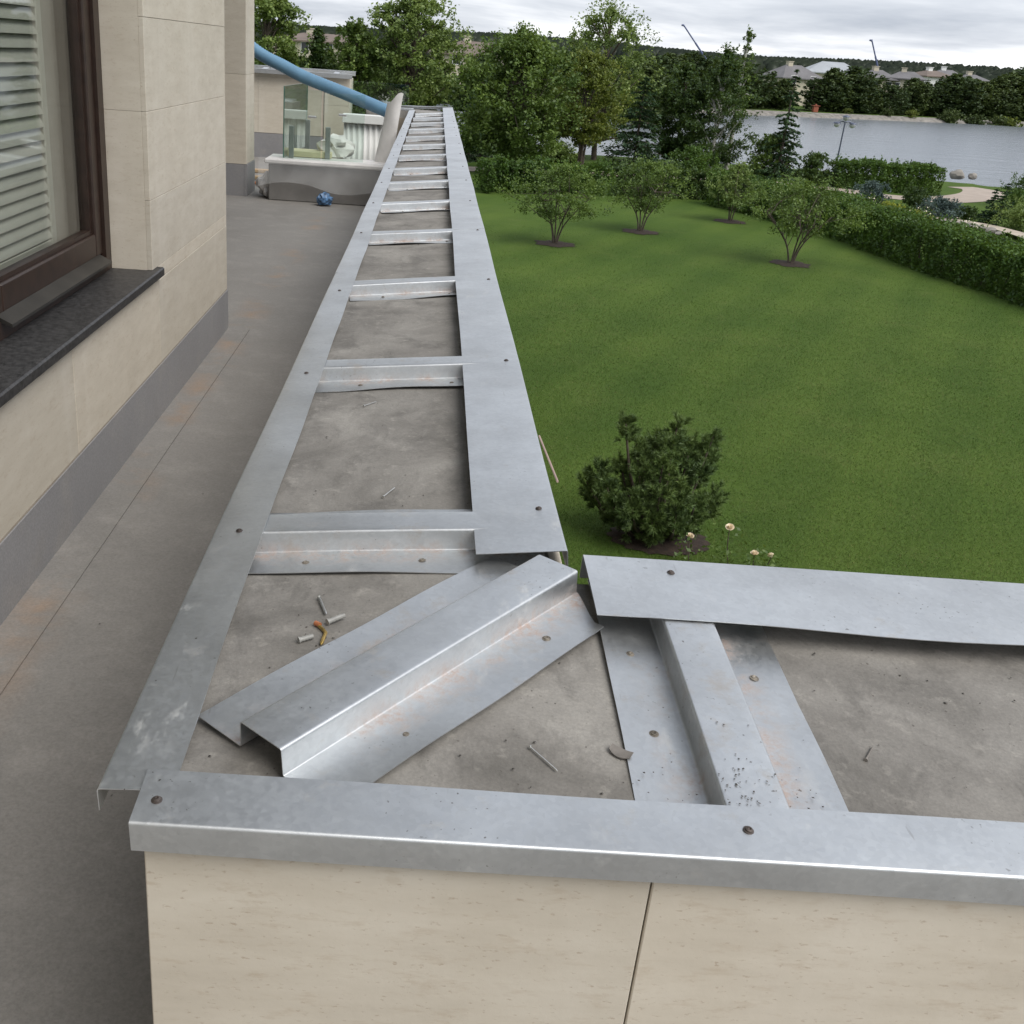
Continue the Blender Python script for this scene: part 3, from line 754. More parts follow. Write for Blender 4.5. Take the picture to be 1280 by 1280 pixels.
b = MB(); A = conc_pt(397, 783, .004); b.tube([(-.004, .003, 0), (.004, -.003, 0)], .0042, 10); o = b.build('cap', MAT['copperhead'], hk, 40); o.location = A-Vector(hk.location)
def plug(a, b_, label):
    A, B = conc_pt(*a, .0055), conc_pt(*b_, .0055); c = (A+B)/2; b = MB()
    d_ = B-A; k = 9; b.tube([A-c+d_*i/k for i in range(k+1)], [.0042 if i % 2 else .0035 for i in range(k+1)], 10)
    b.tube([A-c-d_*.06, A-c+d_*.03], .005, 10)
    o = b.build('wall_plug', MAT['dowel'], None, 35); o.location = c; return tag(o, label, 'wall plug')
plug((374, 804), (391, 799), 'stubby grey nylon plug left of the hook bolt'.replace('left of', 'beside'))
plug((410, 781), (430, 773), 'longer grey nylon plug lying by the short screw')
# curled flake of sealant
b = MB(); n_ = 7
for i in range(n_):
    u = i/(n_-1)-.5
    for s_ in (-1, 1):
        b.v.append((u*.030, s_*.008*(1-1.8*u*u)+.004*u*u, .001+.010*u*u*4*.35+(.003 if s_ > 0 else 0)))
for i in range(n_-1): b.f.append((2*i, 2*i+2, 2*i+3, 2*i+1))
b2_ = len(b.v)
for p in list(b.v): b.v.append((p[0], p[1], p[2]+.0015))
for i in range(n_-1): b.f.append((b2_+2*i+1, b2_+2*i+3, b2_+2*i+2, b2_+2*i))
b.f += [(0, 1, b2_+1, b2_), (2*n_-1, 2*n_-2, b2_+2*n_-2, b2_+2*n_-1)]
for i in range(n_-1): b.f += [(2*i, b2_+2*i, b2_+2*i+2, 2*i+2), (2*i+1, 2*i+3, b2_+2*i+3, b2_+2*i+1)]
o = b.build('sealant_flake', MAT['chip'], None, 60); o.location = conc_pt(775, 945, .001); o.rotation_euler = (0, 0, -.6)
tag(o, 'curled grey flake beside the short parapet profile', 'flake')
# grit: uncountable crumbs
Vg = []; Fg = []
def crumb(c, s_):
    base = len(Vg); R3 = rng.normal(size=(4, 3)); 
    T4 = np.array([[1, 1, 1], [-1, -1, 1], [-1, 1, -1], [1, -1, -1]], float)+R3*.35
    for p in T4: Vg.append((c[0]+p[0]*s_, c[1]+p[1]*s_, c[2]+abs(p[2])*s_*.5+s_*.2))
    for f in ((0, 1, 2), (0, 3, 1), (0, 2, 3), (1, 3, 2)): Fg.append(tuple(base+i for i in f))
for _ in range(230):
    if rng.random() < .5: x, y = rng.uniform(-.23, .10), 1.0+rng.random()**1.5*6.0
    else: x, y = rng.uniform(-.2, 1.0), rng.uniform(1.02, 1.5)
    crumb((x, y, zt(x, y)-.042), rng.uniform(.0006, .0016) if rng.random() < .95 else rng.uniform(.0018, .0028))
for _ in range(110):      # dirt heaped on the near flanges of the short-parapet profile
    x = rng.choice([rng.normal(.34, .02), rng.normal(.50, .02), rng.normal(.42, .02)]); y = 1.0+abs(rng.normal(0, .06))
    top = abs(x-.428) < .041
    crumb((x, y, zt(x, y)-.040+(.0405 if top else .004)), rng.uniform(.0005, .0014))
for _ in range(12):
    x, y = rng.uniform(-1.1, -.4), rng.uniform(1.5, 8); crumb((x, y, FZ+.004), rng.uniform(.0015, .003))
tag(link('grit', np_mesh('grit', Vg, Fg), MAT['chip']), 'loose dark grit scattered over the concrete', kind='stuff')
# rod sticking out below the lawn edge
b = MB(); b.tube([Vector(onx(674, 545, .285)), Vector(onx(697, 602, .285))], .0022, 8)
tag(b.build('thin_rod', MAT['stick'], None, 40), 'thin pinkish rod hanging outside the lawn edge strip', 'rod')

# ------------------------------------------------------------------ house on the left
house = empty('house', (-1.2, 4.7, FZ)); h_inv = Matrix.Translation((1.2, -4.7, -FZ))
tag(house, 'beige stone clad house wall with a brown window and dark sill', 'house')
def hc(o, p=None):
    o.parent = house; o.matrix_parent_inverse = h_inv; return o
WX = -1.2; RY = 4.68; SILLZ = 3.842; HEAD = 6.5; WY0 = 1.0; END = 6.45; TOPZ = 7.6
mb = MB(); cx0, cx1 = -1.62, WX-.024
mb.box(cx0, cx1, -5, END-.024, 2.9, SILLZ-.045); mb.box(cx0, cx1, -5, END-.024, HEAD, TOPZ)
mb.box(cx0, cx1, -5, WY0, SILLZ-.045, HEAD); mb.box(cx0, cx1, RY+.024, END-.024, SILLZ-.045, HEAD)
mb.box(-5, cx0, END-.3, END-.024, 2.9, TOPZ)
mb.box(-4.2, -3.9, END-.024, 16.0, 2.9, TOPZ)
hc(mb.build('wall', MAT['mortar']))
UT = FZ+.245
panels(hc, 'y', WX-.022, 1, -5, RY+.101, UT+.004, SILLZ-.042, 1.9, .6, .95, gap=.0012)
panels(hc, 'y', WX-.022, 1, RY+.1015, END, UT+.004, 3.78, 2.2, .6, gap=.0012)
panels(hc, 'y', WX-.022, 1, RY+.1015, END, 3.78, SILLZ, 2.2, .6, gap=.0008)
for (a0, a1) in ((-5, WY0), (RY, END)): panels(hc, 'y', WX-.022, 1, a0, a1, SILLZ, 4.14, 2.2, .47, 0, gap=.0012); panels(hc, 'y', WX-.022, 1, a0, a1, 4.14, HEAD, 2.2, .36, 0, gap=.0012)
panels(hc, 'y', WX-.022, 1, -5, END, HEAD, TOPZ, 1.2, .47, .6)
panels(hc, 'x', END-.024, 1, -5, WX-.001, UT, TOPZ, 1.2, .47)
for z0, z1 in ((SILLZ, 4.499), (4.5, 5.219), (5.22, 5.94), (5.941, HEAD)):      # reveal slabs
    b = MB(); b.cbox(-1.41, WX-.0222, RY, RY+.022, z0, z1, .0008); hc(b.build('reveal_panel', MAT['stone']))
mb = MB(); mb.box(WX-.021, WX+.006, -5, END+.004, FZ, UT); mb.box(-4, WX-.023, END+.001, END+.02, FZ, UT); hc(mb.build('upstand', MAT['upstand']))
mb = MB(); mb.box(WX-.02, WX+.001, -5, END, UT+.0002, UT+.0038); hc(mb.build('joint', MAT['mortar']))
mb = MB(); mb.box(-5.2, -.42, -5.5, 10.8, TOPZ+.002, TOPZ+.28); hc(mb.build('unseen_eaves', MAT['wood']))  # unseen overhang, added and sized so the left-hand steel reflects dark
mb = MB(); mb.box(-3.6, -3.5, WY0-1, END-.4, 2.9, 7); mb.box(-3.5, cx0, WY0-1, END-.4, 3.16, 3.2); mb.box(-3.5, cx0, WY0-1, END-.4, 6.9, 7); mb.box(-3.5, cx0, WY0-1.1, WY0-1, 3.2, 6.9); hc(mb.build('room', MAT['room']))
# sill
mb = MB(); mb.cbox(-1.385, WX+.030, WY0-.03, RY+.10, SILLZ-.040, SILLZ, .006); sill = hc(mb.build('window_sill', MAT['granite']))
# window
win = hc(MB().box(-1.46, -1.378, RY-.075, RY-.001, SILLZ+.001, HEAD).box(-1.46, -1.378, WY0, RY-.077, SILLZ+.001, SILLZ+.060).box(-1.46, -1.378, WY0, WY0+.08, SILLZ+.062, HEAD)
         .box(-1.46, -1.378, WY0+.082, RY-.077, HEAD-.08, HEAD).build('window', MAT['wood']))
w_inv = Matrix.Translation((0, 0, 0))
def wc(o): o.parent = win; o.matrix_parent_inverse = Matrix.Identity(4); return o
def sash(y0, y1):
    z0, z1 = SILLZ+.075, HEAD-.085; b = MB(); tx0, tx1 = -1.45, -1.392
    for q in ((y0, y0+.085, z0, z1), (y1-.085, y1, z0, z1), (y0+.087, y1-.087, z0, z0+.095), (y0+.087, y1-.087, z1-.09, z1)):
        b.cbox(tx0, tx1, q[0], q[1], q[2], q[3], .006)
    # stepped inner bead
    for q in ((y0+.086, y0+.104, z0+.096, z1-.091), (y1-.104, y1-.086, z0+.096, z1-.091)):
        b.box(tx0+.004, tx1-.016, *q)
    b.box(tx0+.004, tx1-.016, y0+.105, y1-.105, z0+.096, z0+.112)
    wc(b.build('sash', MAT['wood']))
    b = MB(); b.box(-1.432, -1.426, y0+.09, y1-.09, z0+.097, z1-.092); wc(b.build('pane', MAT['glass']))
    b = MB(); b.add([(-1.391, y0+.02, z0+.006), (-1.34, y0+.02, z0-.020), (-1.34, y0+.02, z0-.030), (-1.391, y0+.02, z0-.012),
                     (-1.391, y1-.05, z0+.006), (-1.34, y1-.05, z0-.020), (-1.34, y1-.05, z0-.030), (-1.391, y1-.05, z0-.012)],
                    [(0, 1, 5, 4), (1, 2, 6, 5), (2, 3, 7, 6), (3, 0, 4, 7), (0, 3, 2, 1), (4, 5, 6, 7)])
    wc(b.build('drip_rail', MAT['drip']))
sash(3.38, RY-.078); sash(WY0+.083, 3.26)
wc(MB().cbox(-1.45, -1.372, 3.262, 3.378, SILLZ+.062, HEAD-.082, .006).build('mullion', MAT['wood']))
# louvred shutters inside
def shutter(y0, y1, label):
    s_ = empty('louvred_shutter', (-1.53, (y0+y1)/2, SILLZ+.1)); tag(s_, label, 'shutter', 'interior louvred shutters')
    cy_ = (y0+y1)/2; hz = HEAD-SILLZ-.25
    for sg in (-1, 1):
        link('stile', MB().cbox(-.014, .014, sg*(cy_-y0)-.03*(sg > 0)-.0 if False else (y1-cy_-.055 if sg > 0 else y0-cy_), (y1-cy_ if sg > 0 else y0-cy_+.055), 0, hz, .004).mesh('stile'), MAT['shutter'], s_)
    link('rail', MB().cbox(-.013, .013, y0-cy_+.057, y1-cy_-.057, 0, .07, .003).mesh('rail'), MAT['shutter'], s_)
    link('rail', MB().cbox(-.013, .013, y0-cy_+.057, y1-cy_-.057, hz-.07, hz, .003).mesh('rail'), MAT['shutter'], s_)
    b = MB(); L = (y1-y0)/2-.058; pr = [(-.027, 0), (-.017, .004), (0, .005), (.017, .004), (.027, 0), (.017, -.004), (0, -.005), (-.017, -.004)]
    b.add([(x, sgn*L, z) for sgn in (-1, 1) for x, z in pr], [(i, i+8, (i+1) % 8+8, (i+1) % 8) for i in range(8)]+[tuple(range(8)), tuple(range(15, 7, -1))])
    me = b.mesh('slat', 50); me.materials.append(MAT['shutter'])
    link('side_panel', MB().cbox(-.010, .008, y1-cy_+.004, y1-cy_+.17, 0, hz, .003).mesh('side_panel'), MAT['room'], s_)
    k = int((hz-.16)/.047)
    for i in range(k):
        a = link('slat', me, None, s_); a.location = (0, 0, .10+i*.047); a.rotation_euler = (0, rad(58)+random.uniform(-.03, .03), 0)
    return s_
shutter(3.45, 4.40, 'white louvred shutter behind the brown sash beside the mullion')
shutter(2.1, 3.18, 'white louvred shutter behind the brown sash beside the mullion')

# pillar further along the terrace
pil = empty('stone_pillar', (-2.4, 12.9, FZ)); tag(pil, 'beige stone pillar with grey base between the house and the blue hose', 'pillar')
pinv = Matrix.Translation((2.4, -12.9, -FZ))
def pc(o): o.parent = pil; o.matrix_parent_inverse = pinv; return o
pc(MB().box(-2.88, -2.134, 12.624, 13.18, FZ, TOPZ).build('core', MAT['mortar']))
panels(pc, 'x', 12.624, -1, -2.9, -2.112, FZ+.35, TOPZ, 1.2, .95)
panels(pc, 'y', -2.134, 1, 12.624, 13.18, FZ+.35, TOPZ, 1.2, .95)
pc(MB().box(-2.91, -2.134, 12.594, 12.622, FZ+.001, FZ+.348).box(-2.132, -2.104, 12.594, 13.18, FZ+.001, FZ+.348).build('base', MAT['upstand']))

# ------------------------------------------------------------------ far end of the terrace
# low plinth with film on top
pl = empty('plinth_wall', (-1.15, 12.6, FZ)); tag(pl, 'low dark plinth wrapped in pale film across the terrace', 'plinth')
def at(o, root): o.parent = root; o.matrix_parent_inverse = Matrix.Translation(-Vector(root.location)); return o
at(MB().cbox(-1.83, -.284, 12.42, 12.95, FZ, FZ+.40, .01).build('block', MAT['grey_block']), pl)
at(MB().cbox(-1.87, -.30, 12.36, 13.0, FZ+.402, FZ+.452, .012).build('coping', MAT['foam']), pl)
nx2, nz2 = 46, 10; V = []; F = []
for j in range(nz2+1):
    for i in range(nx2+1):
        x = -1.93+1.5*i/nx2; t = j/nz2
        V.append((x, 12.345-.02*math.sin(x*13+t*3)*t-.04*t-.004*math.sin(x*33+t*5), FZ+.47-.30*t-.05*math.sin(x*5)*t))
for j in range(nz2):
    for i in range(nx2): a = j*(nx2+1)+i; F.append((a, a+nx2+1, a+nx2+2, a+1))
o = link('film', smooth(np_mesh('film', V, F), 180), MAT['film']); at(o, pl)
# glass balustrade on it
gb = empty('glass_balustrade', (-1.2, 12.7, FZ+.455)); tag(gb, 'frameless green tinted glass balustrade standing on the low plinth', 'balustrade')
def pane(x0, y0, x1, y1, z0, z1, root):
    d_ = Vector((x1-x0, y1-y0, 0)).normalized(); n_ = Vector((-d_.y, d_.x, 0))*.006
    b = MB(); A, B = Vector((x0, y0, 0)), Vector((x1, y1, 0))
    b.add([(*(A-n_).xy, z0), (*(B-n_).xy, z0), (*(B+n_).xy, z0), (*(A+n_).xy, z0), (*(A-n_).xy, z1), (*(B-n_).xy, z1), (*(B+n_).xy, z1), (*(A+n_).xy, z1)],
          [(0, 3, 2, 1), (4, 5, 6, 7), (0, 1, 5, 4), (1, 2, 6, 5), (2, 3, 7, 6), (3, 0, 4, 7)])
    o = b.build('glass_pane', MAT['glassg']); o.data.materials.append(MAT['glassedge'])
    for i in (1, 3, 5): o.data.polygons[i].material_index = 1
    at(o, root)
pane(-1.68, 12.55, -1.62, 14.3, FZ+.456, 4.36, gb); pane(-1.67, 12.53, -1.26, 12.53, FZ+.456, 4.34, gb); pane(-1.24, 12.56, -.78, 12.60, FZ+.456, 4.32, gb)
for (x, y) in ((-1.60, 12.62), (-1.20, 12.75), (-1.55, 13.8)):
    at(MB().cbox(x-.028, x+.028, y-.02, y+.02, FZ+.456, FZ+.80, .004).build('post', MAT['postgrey']), gb)
for (x, z) in ((-1.36, 4.06), (-1.02, 4.10)):
    at(MB().cbox(x-.045, x+.045, 12.50, 12.56, z-.012, z+.012, .004).build('clamp', MAT['zinc']), gb)
gf = empty('glass_balustrade', (-.8, 17.6, FZ)); tag(gf, 'clear glass balustrade behind the white corrugated screen', 'balustrade')
pane(-1.33, 17.6, -.42, 17.6, 3.4, 4.32, gf)
# crumpled bag on the plinth
def lump(name, c, rx, ry, rz, mat, label, cat, seed, n1=.35, f=3.0, sub=3):
    import bmesh
    bm = bmesh.new(); bmesh.ops.create_icosphere(bm, subdivisions=sub, radius=1)
    from mathutils import noise as mn
    off = Vector((seed*3.7, seed*1.3, seed*.7))
    for v in bm.verts:
        d_ = 1+n1*(mn.noise(v.co*f*.5+off)*1.2+.5*mn.noise(v.co*f*1.3+off)+.3*mn.noise(v.co*f*3+off))
        v.co = Vector((v.co.x*rx*d_, v.co.y*ry*d_, max(v.co.z*rz*d_, -rz*.75)))
    me = bpy.data.meshes.new(name); bm.to_mesh(me); bm.free(); smooth(me, 35)
    o = link(name, me, MAT[mat]); o.location = c; tag(o, label, cat); return o
lump('plastic_bag', (-1.12, 13.05, FZ+.56), .20, .16, .13, 'foam', 'crumpled white plastic bag behind the glass balustrade', 'bag', 3, .5, 4)
lump('packaging_bundle', (-1.86, 12.75, FZ+.12), .13, .2, .16, 'foam', 'white wrapped bundle between the stone pillar and the low plinth', 'bundle', 7, .45, 4)
lump('blue_tape_roll', (-1.17, 12.22, FZ+.07), .085, .08, .075, 'blueball', 'crumpled blue and white plastic ball lying before the plinth', 'plastic ball', 9, .35, 5)
o = MB().cbox(-1.66, -1.16, 12.75, 13.1, FZ+.456, FZ+.52, .006).build('foam_board', plain('yellowish_foam', (.60, .55, .36), .8)); tag(o, 'yellowish foam board lying on the plinth behind the glass', 'foam board')
for k, (x0, x1, y, lab) in enumerate(((-2.6, -1.9, 14.2, 'raw timber plank on the floor behind the pillar'), (-2.7, -1.85, 15.0, 'raw timber plank on the floor near the far stone parapet'))):
    tag(MB().cbox(x0, x1, y, y+.14, FZ+.005, FZ+.045, .004).build('plank', MAT['plank']), lab, 'plank')
b = MB(); b.tube([(-2.5, 13.6, FZ+.02), (-2.0, 13.7, FZ+.03), (-1.7, 14.0, FZ+.05), (-1.55, 14.4, FZ+.02)], .018, 8); tag(b.build('orange_cable', MAT['orange'], None, 40), 'orange cable lying on the floor behind the pillar', 'cable')
# upright bent foam sheet near the parapet
V = []; F = []; nu, nv = 12, 14
for side in (0, 1):
    for j in range(nv+1):
        t = j/nv
        for i in range(nu+1):
            u = i/nu
            a = -0.3+2.1*u
            r_ = .17-.02*t
            x = -.50-r_*math.cos(a)+.10*t; y = 12.9-r_*math.sin(a)*.9+.05*t
            z = 3.57+(.66+.12*u-.10*(1-u)**3+.03*math.sin(u*9))*t
            k = .012*side
            V.append((x+k*math.cos(a), y+k*math.sin(a), z+.01*math.sin(t*7+u*3)))
n0 = (nu+1)*(nv+1)
for j in range(nv):
    for i in range(nu):
        a = j*(nu+1)+i; F.append((a, a+1, a+nu+2, a+nu+1)); F.append((n0+a, n0+a+nu+1, n0+a+nu+2, n0+a+1))
for i in range(nu):
    a = nv*(nu+1)+i; F.append((a, a+1, n0+a+1, n0+a)); F.append((i, n0+i, n0+i+1, i+1))
for j in range(nv):
    for i in (0, nu):
        a = j*(nu+1)+i; q = (a, a+nu+1, n0+a+nu+1, n0+a); F.append(q if i else q[::-1])
o = link('foam_sheet', smooth(np_mesh('foam_sheet', V, F), 60), MAT['foam']); tag(o, 'upright bent white foam sheet holding the end of the blue hose', 'foam sheet')
# blue ribbed hose
ctrl = [(-3.7, 14.2, 5.62), (-2.75, 13.9, 5.07)]+[tuple(ony(x, y, Y)) for x, y, Y in ((320, 63.5, 13.7), (354, 82.5, 13.6), (382, 97, 13.5), (428, 115.5, 13.35), (459, 128.5, 13.2), (485, 139.5, 13.1))]
def spline(P, n=14):
    P = [Vector(p) for p in P]; C = []
    for i in range(len(P)-1):
        p0, p1, p2, p3 = P[max(i-1, 0)], P[i], P[i+1], P[min(i+2, len(P)-1)]
        for k in range(n):
            t = k/n; C.append(0.5*((2*p1)+(p2-p0)*t+(2*p0-5*p1+4*p2-p3)*t*t+(3*p1-p0-3*p2+p3)*t**3))
    C.append(P[-1]); return C
C = spline(ctrl, 26); b = MB(); b.tube(C, [.072+(.0025 if i % 2 else -.0025) for i in range(len(C))], 16)
tag(b.build('blue_hose', MAT['blue'], None, 70), 'thick blue ribbed hose sagging from the pillar to the foam sheet', 'hose')
# white corrugated screen
ws = empty('white_screen', (-.95, 16.7, FZ)); tag(ws, 'white corrugated screen with a thick top board beside the far parapet', 'screen')
at(MB().cbox(-1.32, -.62, 16.15, 16.36, 3.80, 3.92, .006).build('top_board', MAT['white']), ws)
V = []; F = []
for i in range(61):
    x = -1.30+.66*i/60; y = 16.22+.018*math.sin(i*.85)
    V += [(x, y, FZ), (x, y, 3.795), (x, y+.006, FZ), (x, y+.006, 3.795)]
for i in range(60):
    a = 4*i; F += [(a, a+4, a+5, a+1), (a+2, a+3, a+7, a+6), (a+1, a+5, a+7, a+3)]
at(link('corrugated_sheet', np_mesh('corrugated_sheet', V, F), MAT['white']), ws)
# far stone parapet
fp = empty('far_parapet', (-3, 17.5, FZ)); tag(fp, 'far beige stone parapet with a steel ladder frame on top behind the hose', 'parapet')
at(MB().box(-6, -1.33, 17.23, 17.85, 2.9, 4.36).build('core', MAT['mortar']), fp)
panels(lambda o: at(o, fp), 'x', 17.23, -1, -6, -1.69, FZ+.36, 4.36, 1.1, .80)
panels(lambda o: at(o, fp), 'x', 17.23, -1, -1.685, -1.305, FZ+.02, 4.36, 1.1, .80, th=.05)
panels(lambda o: at(o, fp), 'y', -1.33, 1, 17.23, 17.85, FZ, 4.36, 1.1, .80)
at(MB().box(-6, -1.69, 17.18, 17.229, FZ, FZ+.355).build('upstand', MAT['upstand']), fp)
def simple_strip(x0, x1, y0, y1, z0, z1, lab):
    o = MB().cbox(x0, x1, y0, y1, z1-.004, z1, .001).cbox(x0, x1, y0, y0+.003, z0, z1-.0045, .001).build('flashing_strip', MAT['galv']); tag(o, lab, 'flashing strip'); return o
simple_strip(-6, -1.27, 17.10, 17.20, 4.36, 4.425, 'pale steel strip on the terrace edge of the far stone parapet')
simple_strip(-6, -1.27, 17.80, 17.92, 4.39, 4.455, 'pale steel strip on the back edge of the far stone parapet')
me = variants[1]
for k in range(5):
    x = -1.55-.55*k
    o = link('hat_profile', me, MAT['galv_rust']); frame(o, (x, 17.25, 4.365), (0, 1, .06), (-1, 0, 0)); tag(o, 'hat profile bridging the far stone parapet under its steel strips', 'metal profile', 'hat profiles on the far parapet')

# ------------------------------------------------------------------ vegetation
def leaf_quads(P, size, rg, up=0.35, asp=0.6, D=None):
    n = len(P)
    N_ = rg.normal(size=(n, 3)); N_[:, 2] = np.abs(N_[:, 2])+up; N_ /= np.linalg.norm(N_, axis=1)[:, None]
    A = rg.normal(size=(n, 3)) if D is None else D+rg.normal(size=(n, 3))*.35
    A -= N_*(A*N_).sum(1)[:, None]; A /= np.linalg.norm(A, axis=1)[:, None]+1e-9; B = np.cross(N_, A)
    s_ = (size*rg.uniform(.6, 1.3, n))[:, None]
    V = np.stack([P-A*s_*.5, P+B*s_*.5*asp+A*s_*.05, P+A*s_*.5, P-B*s_*.5*asp+A*s_*.05], 1).reshape(-1, 3)
    F = np.arange(4*n).reshape(-1, 4)
    return V, F
def ball(n, rg, shell=.5):
    d = rg.normal(size=(n, 3)); d /= np.linalg.norm(d, axis=1)[:, None]
    return d*(rg.random(n)**shell)[:, None]
PROF = {
 'round': lambda t: np.sqrt(np.clip(1-(2*t-1)**2, 0, 1))**.8*(1-.12*t),
 'oval': lambda t: np.sqrt(np.clip(1-(2*t-.92)**2/1.1, 0, 1)),
 'birch': lambda t: np.clip(np.sin(np.pi*np.clip(t, 0, 1)**.75), 0, 1)**.8*(1-.35*t),
 'vase': lambda t: .35+.65*np.sin(np.pi*np.clip(t*.85+.12, 0, 1)),
 'umbrella': lambda t: np.sin(np.pi*np.clip(t*.62+.30, 0, 1))**1.2,
 'cone': lambda t: np.clip(1.0-t, 0, 1)**.85+.03,
}
def broad(rg, H, W, cb=.2, prof='round', nc=90, lpc=90, ls=.16, rc=.13, stems=1, spread=.25, lobes=.25, hang=0.0, tr=None, fill=1.0):
    """returns crown mesh data and trunk MB; origin at the base"""
    nc = int(nc*(1+.5*fill)); lpc = int(lpc*(1+.35*fill)); rc *= 1+.22*fill; ls *= (1+.12*fill)*.82; lpc = int(lpc*1.4)
    t = rg.random(nc)**.9; ang = rg.uniform(0, 2*np.pi, nc)
    lob = 1+lobes*np.sin(ang*3+rg.uniform(0, 6)+t*4)*np.sin(t*7+rg.uniform(0, 6))+rg.normal(0, .06, nc)
    r_ = PROF[prof](t)*W/2*np.sqrt(rg.uniform(.12, 1, nc))*lob
    r_ = np.maximum(0, r_-rc*W*.35)
    Cc = np.stack([r_*np.cos(ang), r_*np.sin(ang), H*(cb+(1-cb)*t)-rc*W*.3], 1)
    rcl = rc*W*rg.uniform(.6, 1.25, nc)*(1-.35*t)
    P = []
    for c, rr in zip(Cc, rcl):
        n = int(lpc*(rr/(rc*W))**1.5)+8
        q = ball(n, rg, .6)*rr*np.array([1, 1, .72]); q[:, 2] -= hang*np.abs(rg.normal(size=n))*rr
        P.append(c+q)
    ns = int(nc*.7); ts = rg.random(ns)**.6; an = rg.uniform(0, 2*np.pi, ns)
    rs = PROF[prof](ts)*W/2*rg.uniform(.9, 1.22, ns)
    for a_, t_, r1 in zip(an, ts, rs):
        q = np.outer(rg.random(13), np.array([math.cos(a_)*.5, math.sin(a_)*.5, .75]))*W*.10+rg.normal(0, .018, (13, 3))*W
        P.append(np.array([r1*math.cos(a_), r1*math.sin(a_), H*(cb+(1-cb)*t_)-rc*W*.2])+q)
    P = np.concatenate(P); P = P[P[:, 2] > .12*H*min(1, cb*4)+.03]
    V, F = leaf_quads(P, ls, rg)
    mb = MB(); tr = tr or .022*H
    tips = Cc[np.argsort(rg.random(nc))[:max(8, nc//4)]]
    if stems == 1:
        top = np.array([rg.normal(0, .02)*W, rg.normal(0, .02)*W, H*.86])
        tp = [Vector((0, 0, -.05)), Vector((rg.normal(0, .01)*W, rg.normal(0, .01)*W, H*.25)), Vector((*(top[:2]*.5), H*.55)), Vector(top)]
        mb.tube(spline(tp, 5), list(np.linspace(tr, tr*.15, 16)), 8)
        for c in tips:
            z0 = max(H*cb*.75, c[2]-abs(np.hypot(c[0], c[1]))*.9-.1*H*rg.random()); z0 = min(z0, H*.8)
            a = Vector((0, 0, z0)); b_ = Vector(c); mid = (a+b_)/2+Vector((0, 0, .06*H*rg.random()))
            mb.tube(spline([a, mid, b_], 3), list(np.linspace(tr*.38, tr*.08, 7)), 5, False)
    else:
        for k in range(stems):
            a = 2*np.pi*k/stems+rg.uniform(-.4, .4); q = tips[k % len(tips)]
            far = Vector((math.cos(a)*W*spread*1.3, math.sin(a)*W*spread*1.3, H*.62))
            st = spline([Vector((math.cos(a)*tr, math.sin(a)*tr, -.03)), Vector((math.cos(a)*W*spread*.35, math.sin(a)*W*spread*.35, H*.26)), far], 5)
            mb.tube(st, list(np.linspace(tr*.6, tr*.22, len(st))), 6)
            for c in tips[k::stems]:
                s0 = st[rg.integers(4, len(st))]; mb.tube([s0, (s0+Vector(c))/2+Vector((0, 0, .03*H)), Vector(c)], [tr*.25, tr*.15, tr*.06], 5, False)
    return V, F, mb
def spruce(rg, H, W, ls=.16, whorls=26, per=8, dens_=1.0, droop=.35, cb=.05, ragged=.2):
    P = []; D = []; mb = MB(); mb.tube([(0, 0, -.05), (0, 0, H*.5), (0, 0, H*.985)], [.02*H, .012*H, .003], 7)
    for i in range(whorls):
        t = (i+rg.uniform(-.3, .3))/whorls; t = min(max(t, 0), .985); z = H*(cb+(1-cb)*t)
        L = W/2*(1-t)**.85+.03*W
        for k in range(max(4, int(per*(1-.4*t)))):
            a = rg.uniform(0, 2*np.pi); l = L*rg.uniform(1-ragged*2, 1+ragged*.5); n = int(26*dens_*(.35+l/(W/2)))
            s_ = rg.random(n)**.7
            d = np.array([math.cos(a), math.sin(a), 0])
            base = np.array([0, 0, z])+np.outer(s_*l, d); base[:, 2] += -droop*l*s_**1.3+.25*l*np.clip(s_-.75, 0, 1)
            side = rg.normal(size=n)*.16*l*(1.1-s_); base[:, 0] += -d[1]*side; base[:, 1] += d[0]*side; base[:, 2] -= np.abs(rg.normal(size=n))*.05*l+np.abs(side)*.25
            P.append(base); dd = np.tile(d, (n, 1)); dd[:, 2] = -.35; dd[:, 0] += -d[1]*np.sign(side)*.6; dd[:, 1] += d[0]*np.sign(side)*.6; D.append(dd)
            if L > .1*W and k % 2 == 0: mb.tube([(0, 0, z), (d[0]*l*.85, d[1]*l*.85, z-droop*l*.8)], [.004*H, .001*H], 4, False)
    P = np.concatenate(P); D = np.concatenate(D); V, F = leaf_quads(P, ls, rg, .6, .35, D)
    return V, F, mb
def plant(name, kind_data, loc, leafm, barkm, label, cat, group=None, rz=None, trunk='trunk', crown='crown'):
    V, F, mb = kind_data
    e_ = empty(name, loc, rz if rz is not None else rng.uniform(0, 6.28)); tag(e_, label, cat, group)
    link(crown, np_mesh(crown, V, F), LEAF[leafm], e_)
    if mb is not None and mb.v: link(trunk, mb.mesh(trunk, 60), MAT[barkm], e_)
    return e_
def size_at(px, Y, top, wpx, base_z=0.0):
    p = ony(px, top, Y); rngm = math.dist(p, CAM)
    return Vector((p[0], Y, base_z)), p[2]-base_z, wpx*rngm*.97/FPX*(1/math.sqrt(1+((px-CX)/FPX)**2))
def put(name, gen, px, Y, top, wpx, leafm, barkm, label, cat='tree', seed=1, **k):
    loc, H, W = size_at(px, Y, top, wpx); rg = np.random.default_rng(seed)
    return plant(name, gen(rg, H, W, **k), loc, leafm, barkm, label, cat, rz=0.0)

